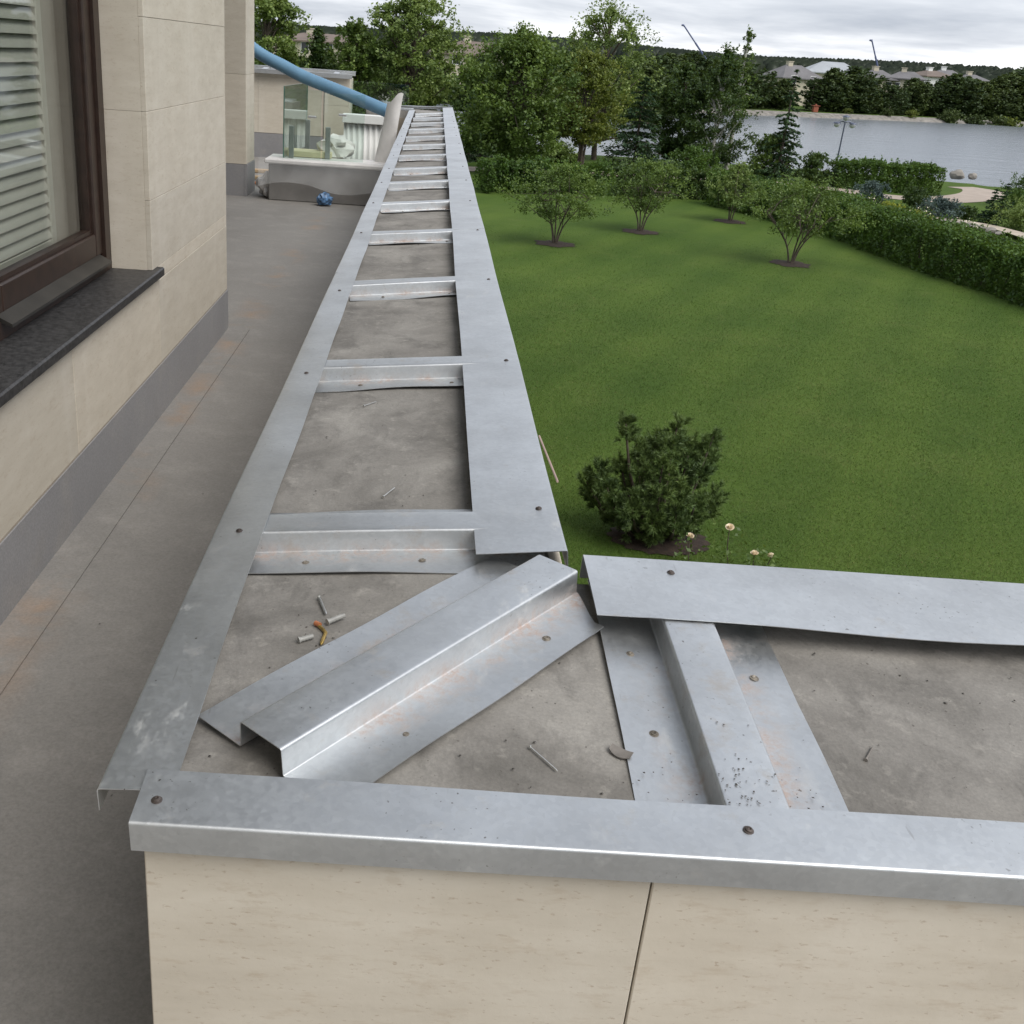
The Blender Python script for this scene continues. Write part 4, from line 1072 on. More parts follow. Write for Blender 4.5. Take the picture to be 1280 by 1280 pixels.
put('leafy_tree', broad, 332, 58, -30, 95, 'light', 'bark', 'tall light green tree behind the house pillar and hose', seed=1, nc=120, lpc=90, ls=.20, rc=.11, cb=.15)
put('leafy_tree', broad, 398, 59.5, 36, 52, 'dark', 'bark', 'slim dark tree between the pale tree and the round topped tree', seed=2, nc=80, lpc=70, ls=.2, rc=.15, prof='birch')
put('leafy_tree', broad, 447, 60, 24, 72, 'mid', 'bark', 'round topped mid green tree above the far stone parapet', seed=3, nc=90, lpc=80, ls=.2, rc=.14, cb=.1)
put('leafy_tree', broad, 522, 60, -8, 128, 'light', 'bark', 'large broad tree rising above the far end of the long parapet', seed=4, nc=200, lpc=95, ls=.20, rc=.085, cb=.12, prof='oval', lobes=.4, fill=.55)
put('dwarf_conifer', spruce, 592, 55, 108, 50, 'pine', 'bark', 'small dark conifer just beyond the end of the lawn edge strip', seed=5, ls=.22, whorls=18)
put('leafy_tree', broad, 655, 49.4, 38, 132, 'mid', 'bark', 'dense green tree overhanging the back hedge by the parapet', seed=6, nc=220, lpc=100, lobes=.4, fill=.7, ls=.17, rc=.09, cb=.16, prof='oval', stems=3, spread=.12)
put('leafy_tree', broad, 700, 60, 62, 90, 'dark', 'bark', 'dark tree filling the gap behind the dense tree', seed=7, nc=110, lpc=80, ls=.2, rc=.12, cb=.25)
put('leafy_tree', broad, 742, 52.5, 66, 92, 'yellow', 'bark', 'yellowish green tree with several stems beside the pine', seed=8, nc=140, lpc=80, lobes=.4, fill=.6, ls=.15, rc=.09, cb=.26, stems=4, spread=.12)
put('leafy_tree', broad, 766, 60.5, 6, 118, 'light', 'bark', 'tall airy tree with feathery top against the sky', seed=9, nc=190, lpc=62, ls=.17, rc=.075, cb=.16, prof='oval', hang=.5, fill=.4)
put('pine_tree', spruce, 808, 55, 92, 96, 'pine', 'bark', 'broad bluish pine at the edge of the lake view', seed=10, ls=.26, whorls=20, per=10, dens_=1.5, droop=.15, ragged=.25)
put('birch_tree', broad, 912, 58.5, 62, 108, 'dark', 'birchbark', 'birch with a thin leafless looking tip in front of the lake', seed=11, nc=160, lpc=75, lobes=.4, fill=.5, ls=.15, rc=.08, cb=.07, prof='birch')
put('leafy_tree', broad, 938, 60, 34, 40, 'mid', 'birchbark', 'slender wispy tree rising above the birch', seed=12, nc=60, lpc=32, ls=.14, rc=.12, cb=.35, prof='birch', fill=0)
put('leafy_tree', broad, 862, 60.5, 80, 74, 'dark', 'bark', 'dark tree by the water between the pine and the birch', seed=18, nc=100, lpc=80, ls=.18, rc=.12, cb=.10, prof='oval')
put('leafy_tree', broad, 610, 58, 80, 70, 'dark', 'bark', 'dark tree behind the small conifer at the strip end', seed=19, nc=90, lpc=80, ls=.2, rc=.13, cb=.08, prof='oval')
put('spruce_tree', spruce, 997, 56.3, 84, 62, 'pine', 'bark', 'narrow dark spruce standing before the lake', seed=13, ls=.24, whorls=24, per=8, dens_=1.0, droop=.3, ragged=.28)
put('leafy_shrub', broad, 966, 57, 168, 54, 'mid', 'bark', 'arching willow shrub between the birch and the spruce', 'shrub', seed=14, nc=40, lpc=70, ls=.15, rc=.14, cb=.05, stems=4)
put('leafy_shrub', broad, 1024, 54, 192, 44, 'dark', 'bark', 'dark rounded shrub at the foot of the spruce', 'shrub', seed=15, nc=50, lpc=80, ls=.13, rc=.16, cb=.02, stems=3)
put('leafy_shrub', broad, 870, 56, 184, 60, 'hedge', 'bark', 'low green shrub between the pine and the birch', 'shrub', seed=16, nc=40, lpc=80, ls=.13, rc=.17, cb=.02, stems=3)
put('leafy_shrub', broad, 700, 58, 178, 50, 'light', 'bark', 'pale shrub seen under the dense tree before the lake', 'shrub', seed=17, nc=40, lpc=70, ls=.15, rc=.16, cb=.03, stems=3)
# garden trees
def garden(px, py, top, wpx, leafm, label, seed, nst=5, cb_=.40, pf='umbrella', lob=.45):
    loc = Vector(onz(px, py)); H = ony(px, top, loc.y)[2]; W = wpx*math.dist(loc, CAM)/FPX
    rg = np.random.default_rng(seed)
    e_ = plant('garden_tree', broad(rg, H, W, cb=cb_, prof=pf, nc=100, lpc=62, ls=.080, rc=.08, stems=nst, spread=.22, lobes=lob, tr=.05, fill=.2), loc, leafm, 'bark', label, 'tree', rz=0.0)
    b = MB(); n = 40; vs = [(0, 0, .05)]
    for k in range(n): w1 = 1+.10*math.sin(k*.9+seed)+.06*math.sin(k*2.3+seed*2)+rg.normal(0, .035); vs.append((.56*math.cos(2*math.pi*k/n)*w1, .56*math.sin(2*math.pi*k/n)*w1, .012))
    b.add(vs, [(0, 1+k, 1+(k+1) % n) for k in range(n)])
    o = b.build('mulch_ring', MAT['mulch'], None, 80); o.location = loc; o['kind'] = 'structure'; o['label'] = 'dark mulch ring in the lawn'
garden(693, 305, 205, 122, 'mid', 'multi stemmed garden tree nearest the long parapet', 31)
garden(800, 290, 201, 100, 'mid', 'multi stemmed garden tree in front of the pine', 32, 4, .36, 'round', .6)
garden(912, 277, 204, 66, 'light', 'smaller bright garden tree in front of the birch', 33, 3, .30, 'birch', .5)
garden(988, 330, 224, 138, 'mid', 'multi stemmed garden tree beside the long hedge', 34, 6, .44, 'umbrella', .65)

def hedge(name, pts, wd, ht, leafm, label, seed, dens_=520, ls=.055, lump_=.12):
    rg = np.random.default_rng(seed); V = []; C = [Vector((p[0], p[1], 0)) for p in pts]
    org = C[0].copy(); P = []; D = []
    for a, b_ in zip(C[:-1], C[1:]):
        L = (b_-a).length; d = (b_-a).normalized(); nrm = Vector((-d.y, d.x, 0)); n = int(L*(2*ht+wd)*dens_)
        s_ = rg.random(n)*L; u = rg.random(n)*(2*ht+wd)
        off = np.where(u < ht, -wd/2, np.where(u < ht+wd, u-ht-wd/2, wd/2)); z = np.where(u < ht, u, np.where(u < ht+wd, ht, 2*ht+wd-u))
        ph = s_+seed; l1 = lump_*(np.sin(ph*5.3)*np.sin(z*6+ph*2.1)+.7*np.sin(ph*11.7+z*3)+1.0*np.sin(ph*1.37+1)*np.sin(ph*.61))
        dep = np.abs(rg.normal(size=n))*.14
        off = off*(1+(l1-dep)/(wd/2)); z = np.where((u >= ht) & (u < ht+wd), z+l1-dep+np.abs(rg.normal(size=n))*.05, z*(1+l1*.2))
        rnd = 1-.22*np.clip(z/ht-.75, 0, 1); off = off*rnd
        p = np.array(a-org)[None]+np.outer(s_, np.array(d))+np.outer(off, np.array(nrm)); p[:, 2] = np.maximum(z, .02); P.append(p)
    for a, b_ in zip(C[:-1], C[1:]):          # stray shoots above the clipped line
        L = (b_-a).length; d = (b_-a).normalized(); nrm = Vector((-d.y, d.x, 0))
        for _ in range(int(L*9)):
            c = a-org+d*rg.uniform(0, L)+nrm*rg.uniform(-wd/2, wd/2); hh_ = rg.uniform(.10, .34); k = 9; t_ = rg.random(k)
            q = np.array(c)[None]+np.outer(t_*hh_, [rg.normal(0, .3), rg.normal(0, .3), 1])+rg.normal(0, .02, (k, 3)); q[:, 2] += ht; P.append(q)
    P = np.concatenate(P); Vv, F = leaf_quads(P, ls, rg, .3, .55)
    e_ = empty(name, org); tag(e_, label, 'hedge')
    link('crown', np_mesh('crown', Vv, F), LEAF[leafm], e_)
    b = MB()
    for a, b_ in zip(C[:-1], C[1:]):
        L = (b_-a).length; d = (b_-a).normalized(); nrm = Vector((-d.y, d.x, 0))
        for k in range(int(L/.45)):
            q = a+d*(k*.45+.2)-org; tp = q+nrm*random.uniform(-.15, .15); tp.z = ht*.8
            b.tube([q, tp], [.025, .008], 5, False)
            for m_ in range(3):
                s1 = q.lerp(tp, .35+.2*m_); b.tube([s1, s1+Vector((random.uniform(-.3, .3), random.uniform(-.3, .3), .2))], [.01, .004], 4, False)
    link('stems', b.mesh('stems'), MAT['bark'], e_)['kind'] = 'stuff'
    # dense dark twig mass inside keeps light out
    return e_
hb = [onz(1000, 285), onz(1140, 337), onz(1280, 385)]
off_ = Vector((.72, .1, 0))
hp = [Vector((11.35, 43.5, 0)), Vector(hb[0])+off_, Vector(hb[1])+off_, Vector(hb[2])+off_, Vector((17.1, 17.0, 0))]
hedge('hedge', hp, 1.35, 1.15, 'hedge', 'long loosely clipped hedge along the right side of the lawn'.replace('right ', 'far '), 41, 1150, .095, .10)
hedge('hedge', [Vector(onz(596, 238)), Vector(onz(650, 240)), Vector(onz(760, 243))], 1.0, 1.05, 'hedge', 'back hedge at the foot of the dense tree', 42, 900, .11, .16)
hedge('hedge', [Vector(onz(765, 243)), Vector(onz(850, 247)), Vector(onz(930, 252))], 1.0, 1.1, 'dark', 'darker back hedge behind the garden trees', 43, 900, .11, .16)
hedge('hedge', [Vector(onz(1046, 236))+Vector((0, .8, 0)), Vector(onz(1110, 241))+Vector((0, .8, 0)), Vector(onz(1178, 246))+Vector((0, .8, 0))], 1.6, 1.25, 'hedge', 'clipped hedge between the path and the lake', 44, 900, .12, .07)

def shrub(px, py, top, wpx, leafm, label, seed, gen='b', nm='leafy_shrub', **k):
    loc = Vector(onz(px, py)); H = ony(px, top, loc.y)[2]; W = wpx*math.dist(loc, CAM)/FPX; rg = np.random.default_rng(seed)
    if gen == 's': d = spruce(rg, H, W, ls=k.get('ls', .12), whorls=14, per=10, dens_=1.2, droop=.1, ragged=.15)
    else: d = broad(rg, H, W, cb=.03, prof=k.get('prof', 'vase'), nc=k.get('nc', 45), lpc=80, ls=k.get('ls', .085), rc=.15, stems=3, spread=.1, hang=k.get('hang', 0))
    return plant(nm, d, loc, leafm, 'bark', label, 'shrub', rz=0.0)
shrub(1087, 253, 226, 38, 'blue', 'bluish dwarf conifer beside the clipped hedge', 51, nm='dwarf_conifer')
shrub(1142, 262, 233, 32, 'dark', 'dark round shrub between the two bluish conifers', 52)
shrub(1172, 275, 247, 44, 'blue', 'spreading bluish dwarf conifer by the pond paving', 53, nm='dwarf_conifer')
shrub(1206, 274, 258, 26, 'dark', 'small dark shrub next to the spreading bluish conifer', 54)
shrub(1234, 280, 234, 26, 'pine', 'upright dark conifer next to the weeping mound', 55, 's', 'dwarf_conifer')
shrub(1250, 272, 226, 28, 'pine', 'taller upright dark conifer behind the weeping mound', 56, 's', 'dwarf_conifer')
shrub(1278, 289, 247, 62, 'light', 'pale green weeping mound beside the pond', 57, hang=.8, nc=60)
shrub(1285, 262, 214, 60, 'hedge', 'rounded green shrub at the lake edge behind the weeping mound', 58, nc=60)
shrub(1112, 277, 253, 34, 'lime', 'yellow green shrub rising behind the long hedge', 59, ls=.07)
shrub(1142, 281, 263, 32, 'lime', 'smaller yellow green shrub near the pond paving', 60, ls=.07)
shrub(1055, 268, 243, 40, 'yellow', 'loose green shrub at the end of the long hedge', 61)
shrub(1020, 262, 236, 44, 'light', 'feathery pale shrub beside the garden tree', 62, ls=.07)
shrub(960, 256, 230, 50, 'mid', 'leafy green shrub behind the bright garden tree', 63)
# small upright thujas by the back hedge
for i, x in enumerate((607, 622, 637, 652)):
    loc = Vector(onz(x, 238-(i % 2)))-Vector((0, .9, 0)); rg = np.random.default_rng(70+i)
    plant('young_thuja', spruce(rg, 1.25+.2*(i % 2), .75, ls=.10, whorls=16, per=9, dens_=1.0, droop=-.5, ragged=.15), loc, 'hedge', 'bark', 'young upright thuja in the row before the back hedge', 'shrub', 'young thujas')

# ---- mountain pine under the parapet
def pine_bush():
    rg = np.random.default_rng(91); base = Vector(onz(822, 672)); mb = MB()
    e_ = empty('mountain_pine', base); tag(e_, 'bushy dwarf mountain pine growing in the lawn below the parapet', 'shrub')
    Yb = base.y
    # limb tips located from the outline: (px, py, depth offset)
    tips = [(782, 522, 0), (795, 545, .1), (848, 522, .1), (842, 545, -.2), (893, 538, .05), (885, 560, .2), (880, 580, -.2), (745, 578, 0), (733, 598, .1), (757, 600, -.2),
            (815, 560, .25), (830, 570, -.35), (805, 580, -.3), (860, 565, 0), (868, 590, .3), (788, 600, .2), (770, 622, -.3), (790, 632, -.5), (815, 640, -.5), (845, 640, -.5),
            (870, 625, -.3), (890, 628, 0), (897, 615, .1), (850, 610, -.5), (825, 610, -.5), (800, 615, -.4), (762, 640, 0), (740, 617, .2), (775, 575, .1), (820, 540, .3), (862, 545, .2),
            (835, 590, .3), (810, 600, .4), (780, 650, -.2), (875, 645, -.1), (850, 655, -.3), (820, 658, -.4)]
    P = []; D = []
    for (x, y, dy) in tips:
        tp = Vector(ony(x, y+4, Yb+dy)); q = tp-base
        q.z = max(q.z, .12)
        root = Vector((q.x*.12+rg.normal(0, .05), q.y*.12+rg.normal(0, .05), .04))
        mid = root.lerp(q, .5)+Vector((q.x*.12, q.y*.12, -.08))
        C = spline([root, mid, q], 6); mb.tube(C, list(np.linspace(.028, .008, len(C))), 6, False)
        dirn = (C[-1]-C[-3]).normalized()
        for s_ in range(34):
            k = rg.uniform(.86, 1.0) if s_ < 27 else rg.uniform(.35, .9); ob = ball(1, rg, .5)[0]; c = np.array(C[int(k*(len(C)-1))])+ob*(.095 if s_ < 27 else .07); c[2] = max(c[2], .06)
            ax = ob*1.1+np.array(dirn)*.3+np.array([0, 0, .55])+rg.normal(0, .3, 3); ax /= np.linalg.norm(ax)
            L = rg.uniform(.06, .12); n = 60
            t = rg.random(n)
            rd = rg.normal(size=(n, 3)); rd -= np.outer(rd@ax, ax); rd /= np.linalg.norm(rd, axis=1)[:, None]
            nd_ = rd+ax[None]*rg.uniform(.5, 1.2, n)[:, None]; nd_ /= np.linalg.norm(nd_, axis=1)[:, None]
            st = c+np.outer(t*L, ax); ln = rg.uniform(.040, .070, n)[:, None]
            P.append(st); D.append(nd_*ln)
    P = np.concatenate(P); D = np.concatenate(D); n = len(P)
    sd_ = np.cross(D, rg.normal(size=(n, 3))); sd_ /= np.linalg.norm(sd_, axis=1)[:, None]+1e-9; sd_ *= .0050
    V = np.stack([P-sd_, P+sd_, P+D], 1).reshape(-1, 3)
    link('needles', np_mesh('needles', V, np.arange(3*n).reshape(-1, 3)), LEAF['needle'], e_)
    link('trunk', mb.mesh('trunk', 60), MAT['bark'], e_)
    b = MB(); m_ = 40; vs = [(0, 0, .06)]
    for k in range(m_): vs.append((.56*math.cos(2*math.pi*k/m_)*(1+.07*math.sin(k*4.1)), .42*math.sin(2*math.pi*k/m_)*(1+.07*math.sin(k*2.3)), .012))
    b.add(vs, [(0, 1+k, 1+(k+1) % m_) for k in range(m_)])
    o = b.build('mulch_ring', MAT['mulch'], None, 80); o.location = base+Vector((0, -.05, 0)); o['kind'] = 'structure'; o['label'] = 'dark mulch bed under the mountain pine'
pine_bush()

# ---- roses
def rose(px, py, blooms, label, seed, col='petal'):
    rg = np.random.default_rng(seed); base = Vector(onz(px, py)); e_ = empty('rose_bush', base); tag(e_, label, 'rose bush')
    mb = MB(); P = []
    for (bx, by) in blooms:
        q = Vector(ony(bx, by, base.y+rg.uniform(-.1, .1)))-base; q.z = max(q.z, .15)
        C = spline([Vector((q.x*.2, q.y*.2, -.02)), Vector((q.x*.8, q.y*.6, q.z*.55)), q], 5); sb = MB(); sb.tube(C, .006, 5, False); link('stem', sb.mesh('stem', 60), MAT['bark'], e_)
        for _ in range(70):
            k = rg.integers(2, len(C)-1); P.append(np.array(C[k])+rg.normal(0, .085, 3))
        # bloom made of nested petals
        b = MB()
        for ringi, (nr, rr, zz_, tilt) in enumerate(((7, .040, 0, 1.1), (6, .036, .006, 1.7), (5, .030, .014, 2.2))):
            for k in range(nr):
                a = 2*math.pi*k/nr+ringi*.4; ca, sa = math.cos(a), math.sin(a)
                pts = []
                for (u, v) in ((0, 0), (.5, -.5), (1, -.35), (1.12, 0), (1, .35), (.5, .5)):
                    r_ = .006+rr*u*math.cos(tilt*.6); h_ = zz_+rr*u*math.sin(tilt*.6)*1.1; ww = rr*1.1*v
                    pts.append((r_*ca-ww*sa, r_*sa+ww*ca, h_))
                b.add(pts, [(0, 1, 2, 3), (0, 3, 4, 5)])
        o = b.build('bloom', MAT[col], e_, 60); o.location = q; o.rotation_euler = (rg.uniform(.1, .6), rg.uniform(-.4, .4), rg.uniform(0, 6)); o.scale = [rg.uniform(.95, 1.2)]*3
    V, F = leaf_quads(np.array(P), .055, rg)
    link('foliage', np_mesh('foliage', V, F), LEAF['mid'], e_)
rose(862, 712, [(862, 672)], 'rose with a single peach bloom nearest the mountain pine', 101)
rose(913, 712, [(912, 661)], 'tall rose with pale yellow bloom between the other roses', 102)
rose(944, 722, [(943, 694), (964, 697)], 'rose with peach and cream blooms above the pale steel strip', 103)

# ---- grass blades on the near lawn
def grass():
    rg = np.random.default_rng(120); P = []
    m_ = 1500000
    x = rg.uniform(.28, 17.5, m_); y = 5.5*(34/5.5)**rg.random(m_); keep = (x < 2.4+.62*y) & (rg.random(m_) < np.clip(9.0/y, 0, 1)**.8*np.clip((36-y)/16, 0, 1))
    P = np.stack([x[keep], y[keep], np.zeros(keep.sum())], 1); n = len(P)
    s_ = np.clip(P[:, 1]/11.0, .9, 2.2)
    a = rg.uniform(0, 6.28, n); h = rg.uniform(.012, .028, n); wd_ = .0026*s_
    sd_ = np.stack([np.cos(a), np.sin(a), 0*a], 1)*wd_[:, None]
    tip = P+np.stack([rg.normal(0, .014, n), rg.normal(0, .014, n), h], 1)
    V = np.stack([P-sd_, P+sd_, tip], 1).reshape(-1, 3)
    o = link('grass', np_mesh('grass', V, np.arange(3*n).reshape(-1, 3)), LEAF['grass']); tag(o, 'short mown grass blades of the lawn', kind='stuff')
grass()

# ---- pond edge stones, boulders
for i in range(26):
    t = i/25; P_ = spline(kp, 20); c = P_[int(t*(len(P_)-1))]
    tan = (P_[min(len(P_)-1, int(t*(len(P_)-1))+2)]-P_[max(0, int(t*(len(P_)-1))-2)]).normalized(); nr = Vector((tan.y, -tan.x, 0))
    c = Vector((c.x, c.y, 0))+nr*.55*(1 if nr.y < 0 else -1)
    o = lump('edge_stone', (c.x, c.y, .08), random.uniform(.18, .28), random.uniform(.12, .2), random.uniform(.09, .14), 'rock', 'rounded stone in the row edging the pond paving', 'stone', i+20, .25, 2.5, 2)
    o['group'] = 'stones edging the pond'
for (x, y, wpx, lab) in ((1195, 222, 19, 'larger boulder on the lake shore past the clipped hedge'), (1215, 223, 12, 'smaller boulder on the lake shore beside the larger one')):
    p = onz(x, y); r_ = wpx*math.dist(p, CAM)/FPX/2*.8; lump('boulder', (p[0], p[1], r_*.35), r_, r_*.8, r_*.75, 'rock', lab, 'boulder', x % 17, .3, 2)
# white flower patches behind the hedge
for i, (x, y) in enumerate(((1085, 266), (1203, 300), (1150, 283))):
    rg = np.random.default_rng(140+i); p = Vector(onz(x, y)); P_ = ball(34, rg)*np.array([.55, .3, .25])+np.array([0, 0, .55])
    V, F = leaf_quads(P_, .06, rg, 1.0, .9); e_ = empty('flower_clump', p)
    tag(e_, ['white flower clump near the end of the long hedge', 'white flower clump at the pond edge behind the hedge', 'white flower clump beside the yellow green shrubs'][i], 'flowers')
    link('petals', np_mesh('petals', V, F), MAT['petalw'], e_)['kind'] = 'stuff'
    Q = ball(260, rg)*np.array([.6, .35, .4])+np.array([0, 0, .35]); V, F = leaf_quads(Q, .08, rg); link('foliage', np_mesh('foliage', V, F), LEAF['mid'], e_)

# ---- lamp post by the lake
p0 = ony(1045, 207, 61.0); top = ony(1053, 152, 61.0)
lp = empty('street_lamp', (p0[0], 61.0, 0)); tag(lp, 'double headed grey lamp post standing on the lake shore', 'street lamp'); Hh = top[2]
lean = top[0]-p0[0]
link('pole', MB().tube([(0, 0, 0), (0, 0, .5), (0, 0, .52), (0, 0, Hh)], [.075, .07, .045, .035], 10).mesh('pole', 40), MAT['lamp'], lp)
link('base', MB().lathe([(.16, 0), (.16, .06), (.10, .10), (.09, .45), (.05, .5)], 12).mesh('base', 40), MAT['lamp'], lp)
link('cross_arm', MB().tube([(-.42, 0, Hh-.06), (-.2, 0, Hh+.02), (0, 0, Hh-.02), (.2, 0, Hh+.02), (.42, 0, Hh-.06)], .028, 8).mesh('cross_arm', 40), MAT['lamp'], lp)
for sx in (-.42, .42, 0):
    z = Hh-.30 if sx else Hh+.05
    g_ = link('lamp_globe', MB().lathe([(.03, 0), (.13, .05), (.17, .14), (.15, .2)], 14, (sx, 0, z)).mesh('lamp_globe', 40), MAT['lampglass'], lp)
    link('lamp_cap', MB().lathe([(.22, .2), (.20, .235), (.08, .28), (.02, .30)], 14, (sx, 0, z)).mesh('lamp_cap', 40), MAT['lamp'], g_)

# ------------------------------------------------------------------ far bank
fv = []
for i in range(9):
    rg = np.random.default_rng(200+i)
    if i < 4: d = broad(rg, 8.0, 4.6+.6*i, cb=.08, prof=['oval', 'round', 'birch', 'oval'][i], nc=70, lpc=34, ls=.50, rc=.14)
    elif i < 7: d = spruce(rg, 9.0, 3.6+.5*(i-4), ls=.55, whorls=18, per=7, dens_=.7, droop=.3)
    else: d = broad(rg, 2.0, 3.0, cb=.03, prof='vase', nc=28, lpc=36, ls=.34, rc=.18, stems=3)
    me = np_mesh('crown', d[0], d[1]); tm = d[2].mesh('trunk', 60); tm.materials.append(MAT['bark'])
    fv.append((me, tm))
for k, i in ((0, 'far2'), (1, 'far'), (2, 'far2'), (3, 'far'), (4, 'far'), (5, 'far'), (6, 'far'), (7, 'far2'), (8, 'yellow')): fv[k][0].materials.append(LEAF[i])
FARLAB = {0: ('leafy_tree', 'dark leafy tree in the belt on the far bank', 'tree', 'leafy trees on the far bank'), 1: ('spruce_tree', 'dark pointed conifer in the belt on the far bank', 'tree', 'conifers on the far bank'), 2: ('leafy_shrub', 'small shrub at the water line of the far bank', 'shrub', 'shrubs on the far bank')}
def fartree(px, Y, top, var, wk=1.0):
    X = ony(px, 140, Y)[0]; gz = float(ground_z(X, Y)); H = ony(px, top, Y)[2]-gz; Hm = 8.0 if var < 4 else (9.0 if var < 7 else 2.0)
    k = 0 if var < 4 else (1 if var < 7 else 2); nm, lab, cat, grp = FARLAB[k]
    e_ = empty(nm, (X, Y, gz-.05), random.uniform(0, 6.28)); s_ = H/Hm; e_.scale = (s_*wk, s_*wk, s_); tag(e_, lab, cat, grp)
    link('crown', fv[var][0], None, e_); link('trunk', fv[var][1], None, e_)
rr = random.Random(77)
def sky_top(px):    # top outline of the front belt
    xs_ = [820, 850, 880, 905, 940, 965, 985, 1005, 1020, 1045, 1070, 1085, 1105, 1120, 1150, 1180, 1215, 1250, 1280, 1320]
    ys_ = [72, 66, 74, 76, 84, 90, 102, 98, 86, 88, 82, 98, 90, 100, 98, 92, 100, 92, 84, 80]
    return float(np.interp(px, xs_, ys_))
for i in range(46):
    px = 812+i*11+rr.uniform(-4, 4); Xs = ony(px, 145, 170)[0]; Y = far_shore(Xs)+7+rr.uniform(0, 4); Y = far_shore(ony(px, 145, Y)[0])+7+rr.uniform(0, 4)
    if 984 < px < 1004: continue
    con = rr.random() < (.55 if 1000 < px < 1110 else .2)
    fartree(px, Y, sky_top(px)+rr.uniform(-4, 16), rr.choice((4, 5, 6)) if con else rr.choice((0, 1, 2, 3)), rr.uniform(1.3, 1.8))
for i in range(28):
    px = 815+i*17.5+rr.uniform(-5, 5); Y = far_shore(ony(px, 145, 180)[0])+15+rr.uniform(0, 6)
    if 968 < px < 1016: continue
    fartree(px, Y, sky_top(px)+rr.uniform(-3, 7), rr.choice((0, 1, 2, 3, 4, 5)), rr.uniform(1.4, 1.9))
for px, y in ((1108, 138), (1186, 143), (1254, 148), (1190, 140), (1060, 138), (1140, 140), (1222, 146), (1262, 149)):
    Y = far_shore(ony(px, 145, 175)[0])+2.0; fartree(px, Y, y-3, rr.choice((7, 8)), 1.0)
# left distance: belt behind the near trees
for i in range(34):
    px = 318+i*15.5+rr.uniform(-5, 5); fartree(px, 118+rr.uniform(0, 30), 62+rr.uniform(-3, 16)+(px-318)*.03, rr.choice((0, 1, 2, 3, 3, 4)), rr.uniform(1, 1.3))

# ---- forest on the ridge (one mass)
def ridge():
    rg = np.random.default_rng(300); V = []; F = []; n = 9000
    xs_ = rg.uniform(-330, 560, n); ys_ = 430+rg.random(n)*420
    zg = ground_z(xs_, ys_)
    for x, y, z in zip(xs_, ys_, zg):
        h = rg.uniform(8.4, 10.2)*(.85+.3*math.sin(x*.011+1)**2); w_ = rg.uniform(2.6, 4.2); b = len(V); k = 5; a0 = rg.uniform(0, 6)
        for (hz, wz) in ((.1, .8), (.5, 1.0), (.84, .68)):
            for j in range(k):
                a = a0+2*math.pi*j/k+rg.uniform(-.3, .3); r_ = w_*wz*rg.uniform(.75, 1.2); V.append((x+r_*math.cos(a), y+r_*math.sin(a), z+h*hz*rg.uniform(.9, 1.1)))
        V.append((x+rg.normal(0, .4), y, z+h))
        for l in range(2):
            for j in range(k): F.append((b+l*k+j, b+l*k+(j+1) % k, b+(l+1)*k+(j+1) % k)); F.append((b+l*k+j, b+(l+1)*k+(j+1) % k, b+(l+1)*k+j))
        for j in range(k): F.append((b+2*k+j, b+2*k+(j+1) % k, b+3*k))
    o = link('forest_ridge', np_mesh('forest_ridge', V, F), LEAF['ridge']); tag(o, 'dark forest covering the low ridge on the horizon', kind='stuff')
ridge()

# ---- houses across the lake
def far_house(px, Y, wl, wd_, eave, ridge_, wallm, roofm, label, rz=0.0, chim=True, storeys=2, basez=0.0, hip=.3):
    X = ony(px, 100, Y)[0]; e_ = empty('far_house', (X, Y, basez), rz); tag(e_, label, 'house')
    a, c = wl/2, wd_/2
    link('wall', MB().box(-a, a, -c, c, 0, eave).mesh('wall'), MAT[wallm], e_)
    o_ = .5; h_ = hip*wl
    b = MB(); b.add([(-a-o_, -c-o_, eave), (a+o_, -c-o_, eave), (a+o_, c+o_, eave), (-a-o_, c+o_, eave), (-a+h_, 0, ridge_), (a-h_, 0, ridge_),
                     (-a-o_, -c-o_, eave-.2), (a+o_, -c-o_, eave-.2), (a+o_, c+o_, eave-.2), (-a-o_, c+o_, eave-.2)],
                    [(0, 1, 5, 4), (2, 3, 4, 5), (1, 2, 5), (3, 0, 4), (6, 7, 1, 0), (7, 8, 2, 1), (8, 9, 3, 2), (9, 6, 0, 3), (9, 8, 7, 6)])
    rf = link('roof', b.mesh('roof'), MAT[roofm], e_)
    if chim: link('chimney', MB().box(-a*.35, -a*.35+.9, -.5, .5, eave+.4, ridge_+.5).box(-a*.35-.1, -a*.35+1.0, -.6, .6, ridge_+.52, ridge_+.62).mesh('chimney'), MAT[wallm], rf)
    nwin = max(2, int(wl/3))
    for s_ in range(storeys):
        for i in range(nwin):
            x = -a+wl*(i+.5)/nwin; z = .9+s_*2.7
            f_ = link('window', MB().box(x-.6, x+.6, -c-.06, -c-.003, z, z+1.5).mesh('window'), MAT['white'], e_)
            link('pane', MB().box(x-.5, x+.5, -c-.09, -c-.062, z+.1, z+1.4).mesh('pane'), MAT['darkglass'], f_)
def HH(px, py, Y): return ony(px, py, Y)[2]
Yh = 215
far_house(989, Yh, 8, 8, HH(988, 97, Yh), HH(988, 81, Yh), 'cream', 'roofgrey', 'cream house with dark hipped roof across the lake, wall showing between trees', .25)
far_house(1037, Yh+25, 11, 9, HH(1036, 91, Yh+25), HH(1036, 77, Yh+25), 'cream', 'roofpale', 'house with wide pale metal roof above the far tree belt', -.1, False)
far_house(1094, Yh, 5, 6, HH(1094, 98, Yh), HH(1094, 87, Yh), 'cream', 'roofgrey', 'small house with tall cream chimney behind the far tree belt', .1)
far_house(1132, Yh, 6, 7, HH(1130, 98, Yh), HH(1130, 89, Yh), 'cream', 'roofgrey', 'grey roofed house between the far conifers', -.35)
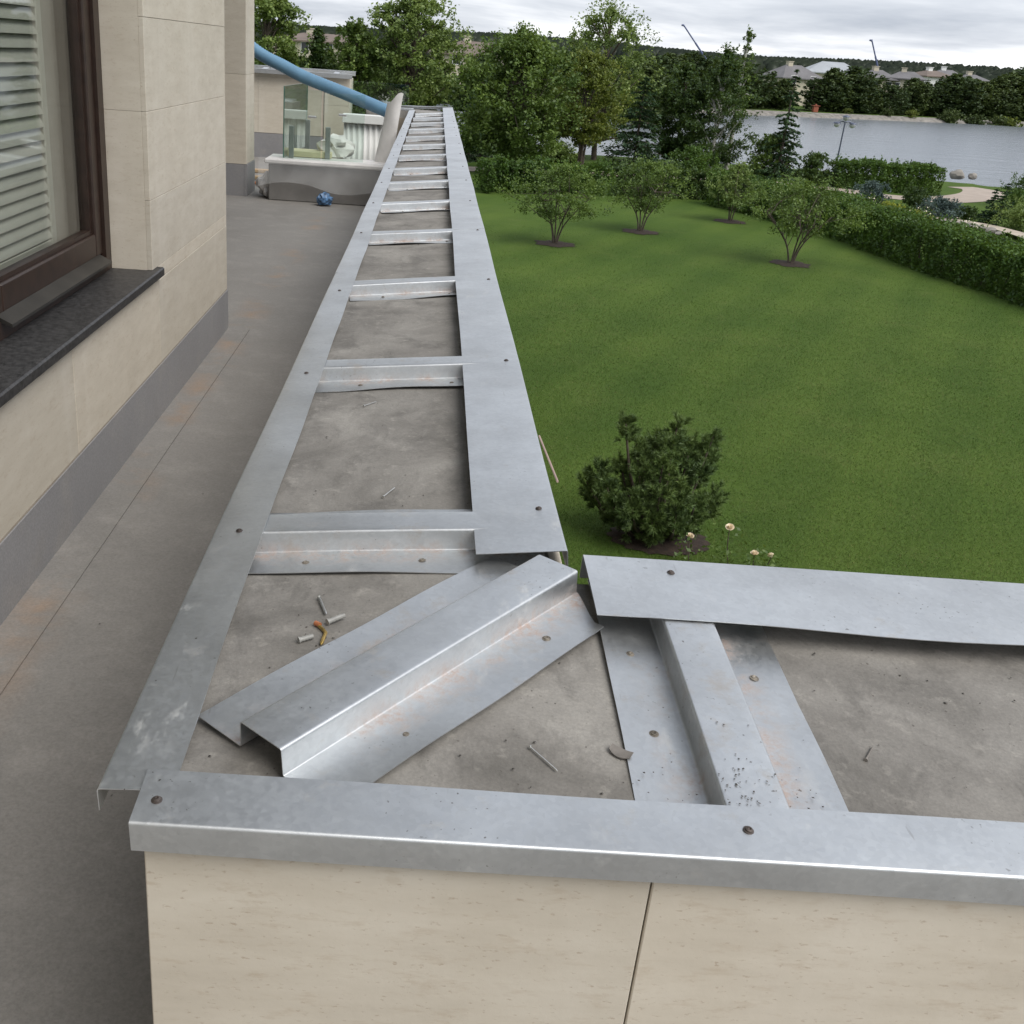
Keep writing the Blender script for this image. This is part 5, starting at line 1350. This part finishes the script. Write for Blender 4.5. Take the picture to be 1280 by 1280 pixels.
far_house(1162, Yh+20, 6, 7, HH(1162, 95, Yh+20), HH(1162, 88, Yh+20), 'white', 'roofbrown', 'little white house under the ridge, brown roof', .2, True, 1)
far_house(1180, Yh+32, 6, 7, HH(1180, 96, Yh+32), HH(1180, 87, Yh+32), 'white', 'roofgrey', 'little white house under the ridge, grey roof', -.2, True, 1)
far_house(1212, Yh+30, 5, 6, HH(1212, 100, Yh+30), HH(1212, 93, Yh+30), 'cream', 'roofgrey', 'low cream house near the end of the far tree belt', .0, True, 1)
far_house(594, 150, 11, 9, HH(594, 68, 150), HH(594, 52, 150), 'cream', 'roofbrown', 'brown roofed house seen between the large tree and the dense tree', .2)
far_house(403, 170, 14, 9, HH(403, 52, 170), HH(403, 42, 170), 'cream', 'roofbrown', 'brown roofed house above the slim dark tree', -.1)
# reddish boat box on the far bank
p = onz(971, 133, 0); tag(MB().cbox(-.4, .4, -.4, .4, 0, .9, .08).box(-.55, .55, -.5, .5, .92, 1.0).cbox(-.12, .12, -.2, .2, 1.02, 1.2, .03).build('red_kiosk', MAT['redthing']), 'small red hut on the far bank below the cream house', 'hut').location = (p[0], min(p[1], far_shore(p[0])+3.5), 0)

# ---- mobile cranes
def crane(pa, pb, Y, label):
    A, B = Vector(ony(*pa, Y)), Vector(ony(*pb, Y)); d = (B-A); base = A-d*(max(0.0, (A.z-2)/max(d.z, .1))); d = B-base; L = d.length; u = d.normalized()
    e_ = empty('crane', base); tag(e_, label, 'crane')
    for k in range(3):
        s0, s1 = u*(L*k/3), u*(L*(k+1)/3+.5); link('boom_section', MB().tube([s0, s1], .40-.08*k, 6).mesh('boom_section'), MAT['crane'], e_)
    side = Vector((1, 0, 0)) if u.x < 0 else Vector((-1, 0, 0))
    link('boom_head', MB().tube([u*L, u*L-side*.9+Vector((0, 0, .2))], [.35, .3], 6).mesh('boom_head'), MAT['crane'], e_)
crane((876, 64), (855, 32), 420, 'crane boom leaning over the ridge behind the slender tree')
crane((1095, 74), (1090, 51), 420, 'short nearly upright crane boom on the ridge above the small house')
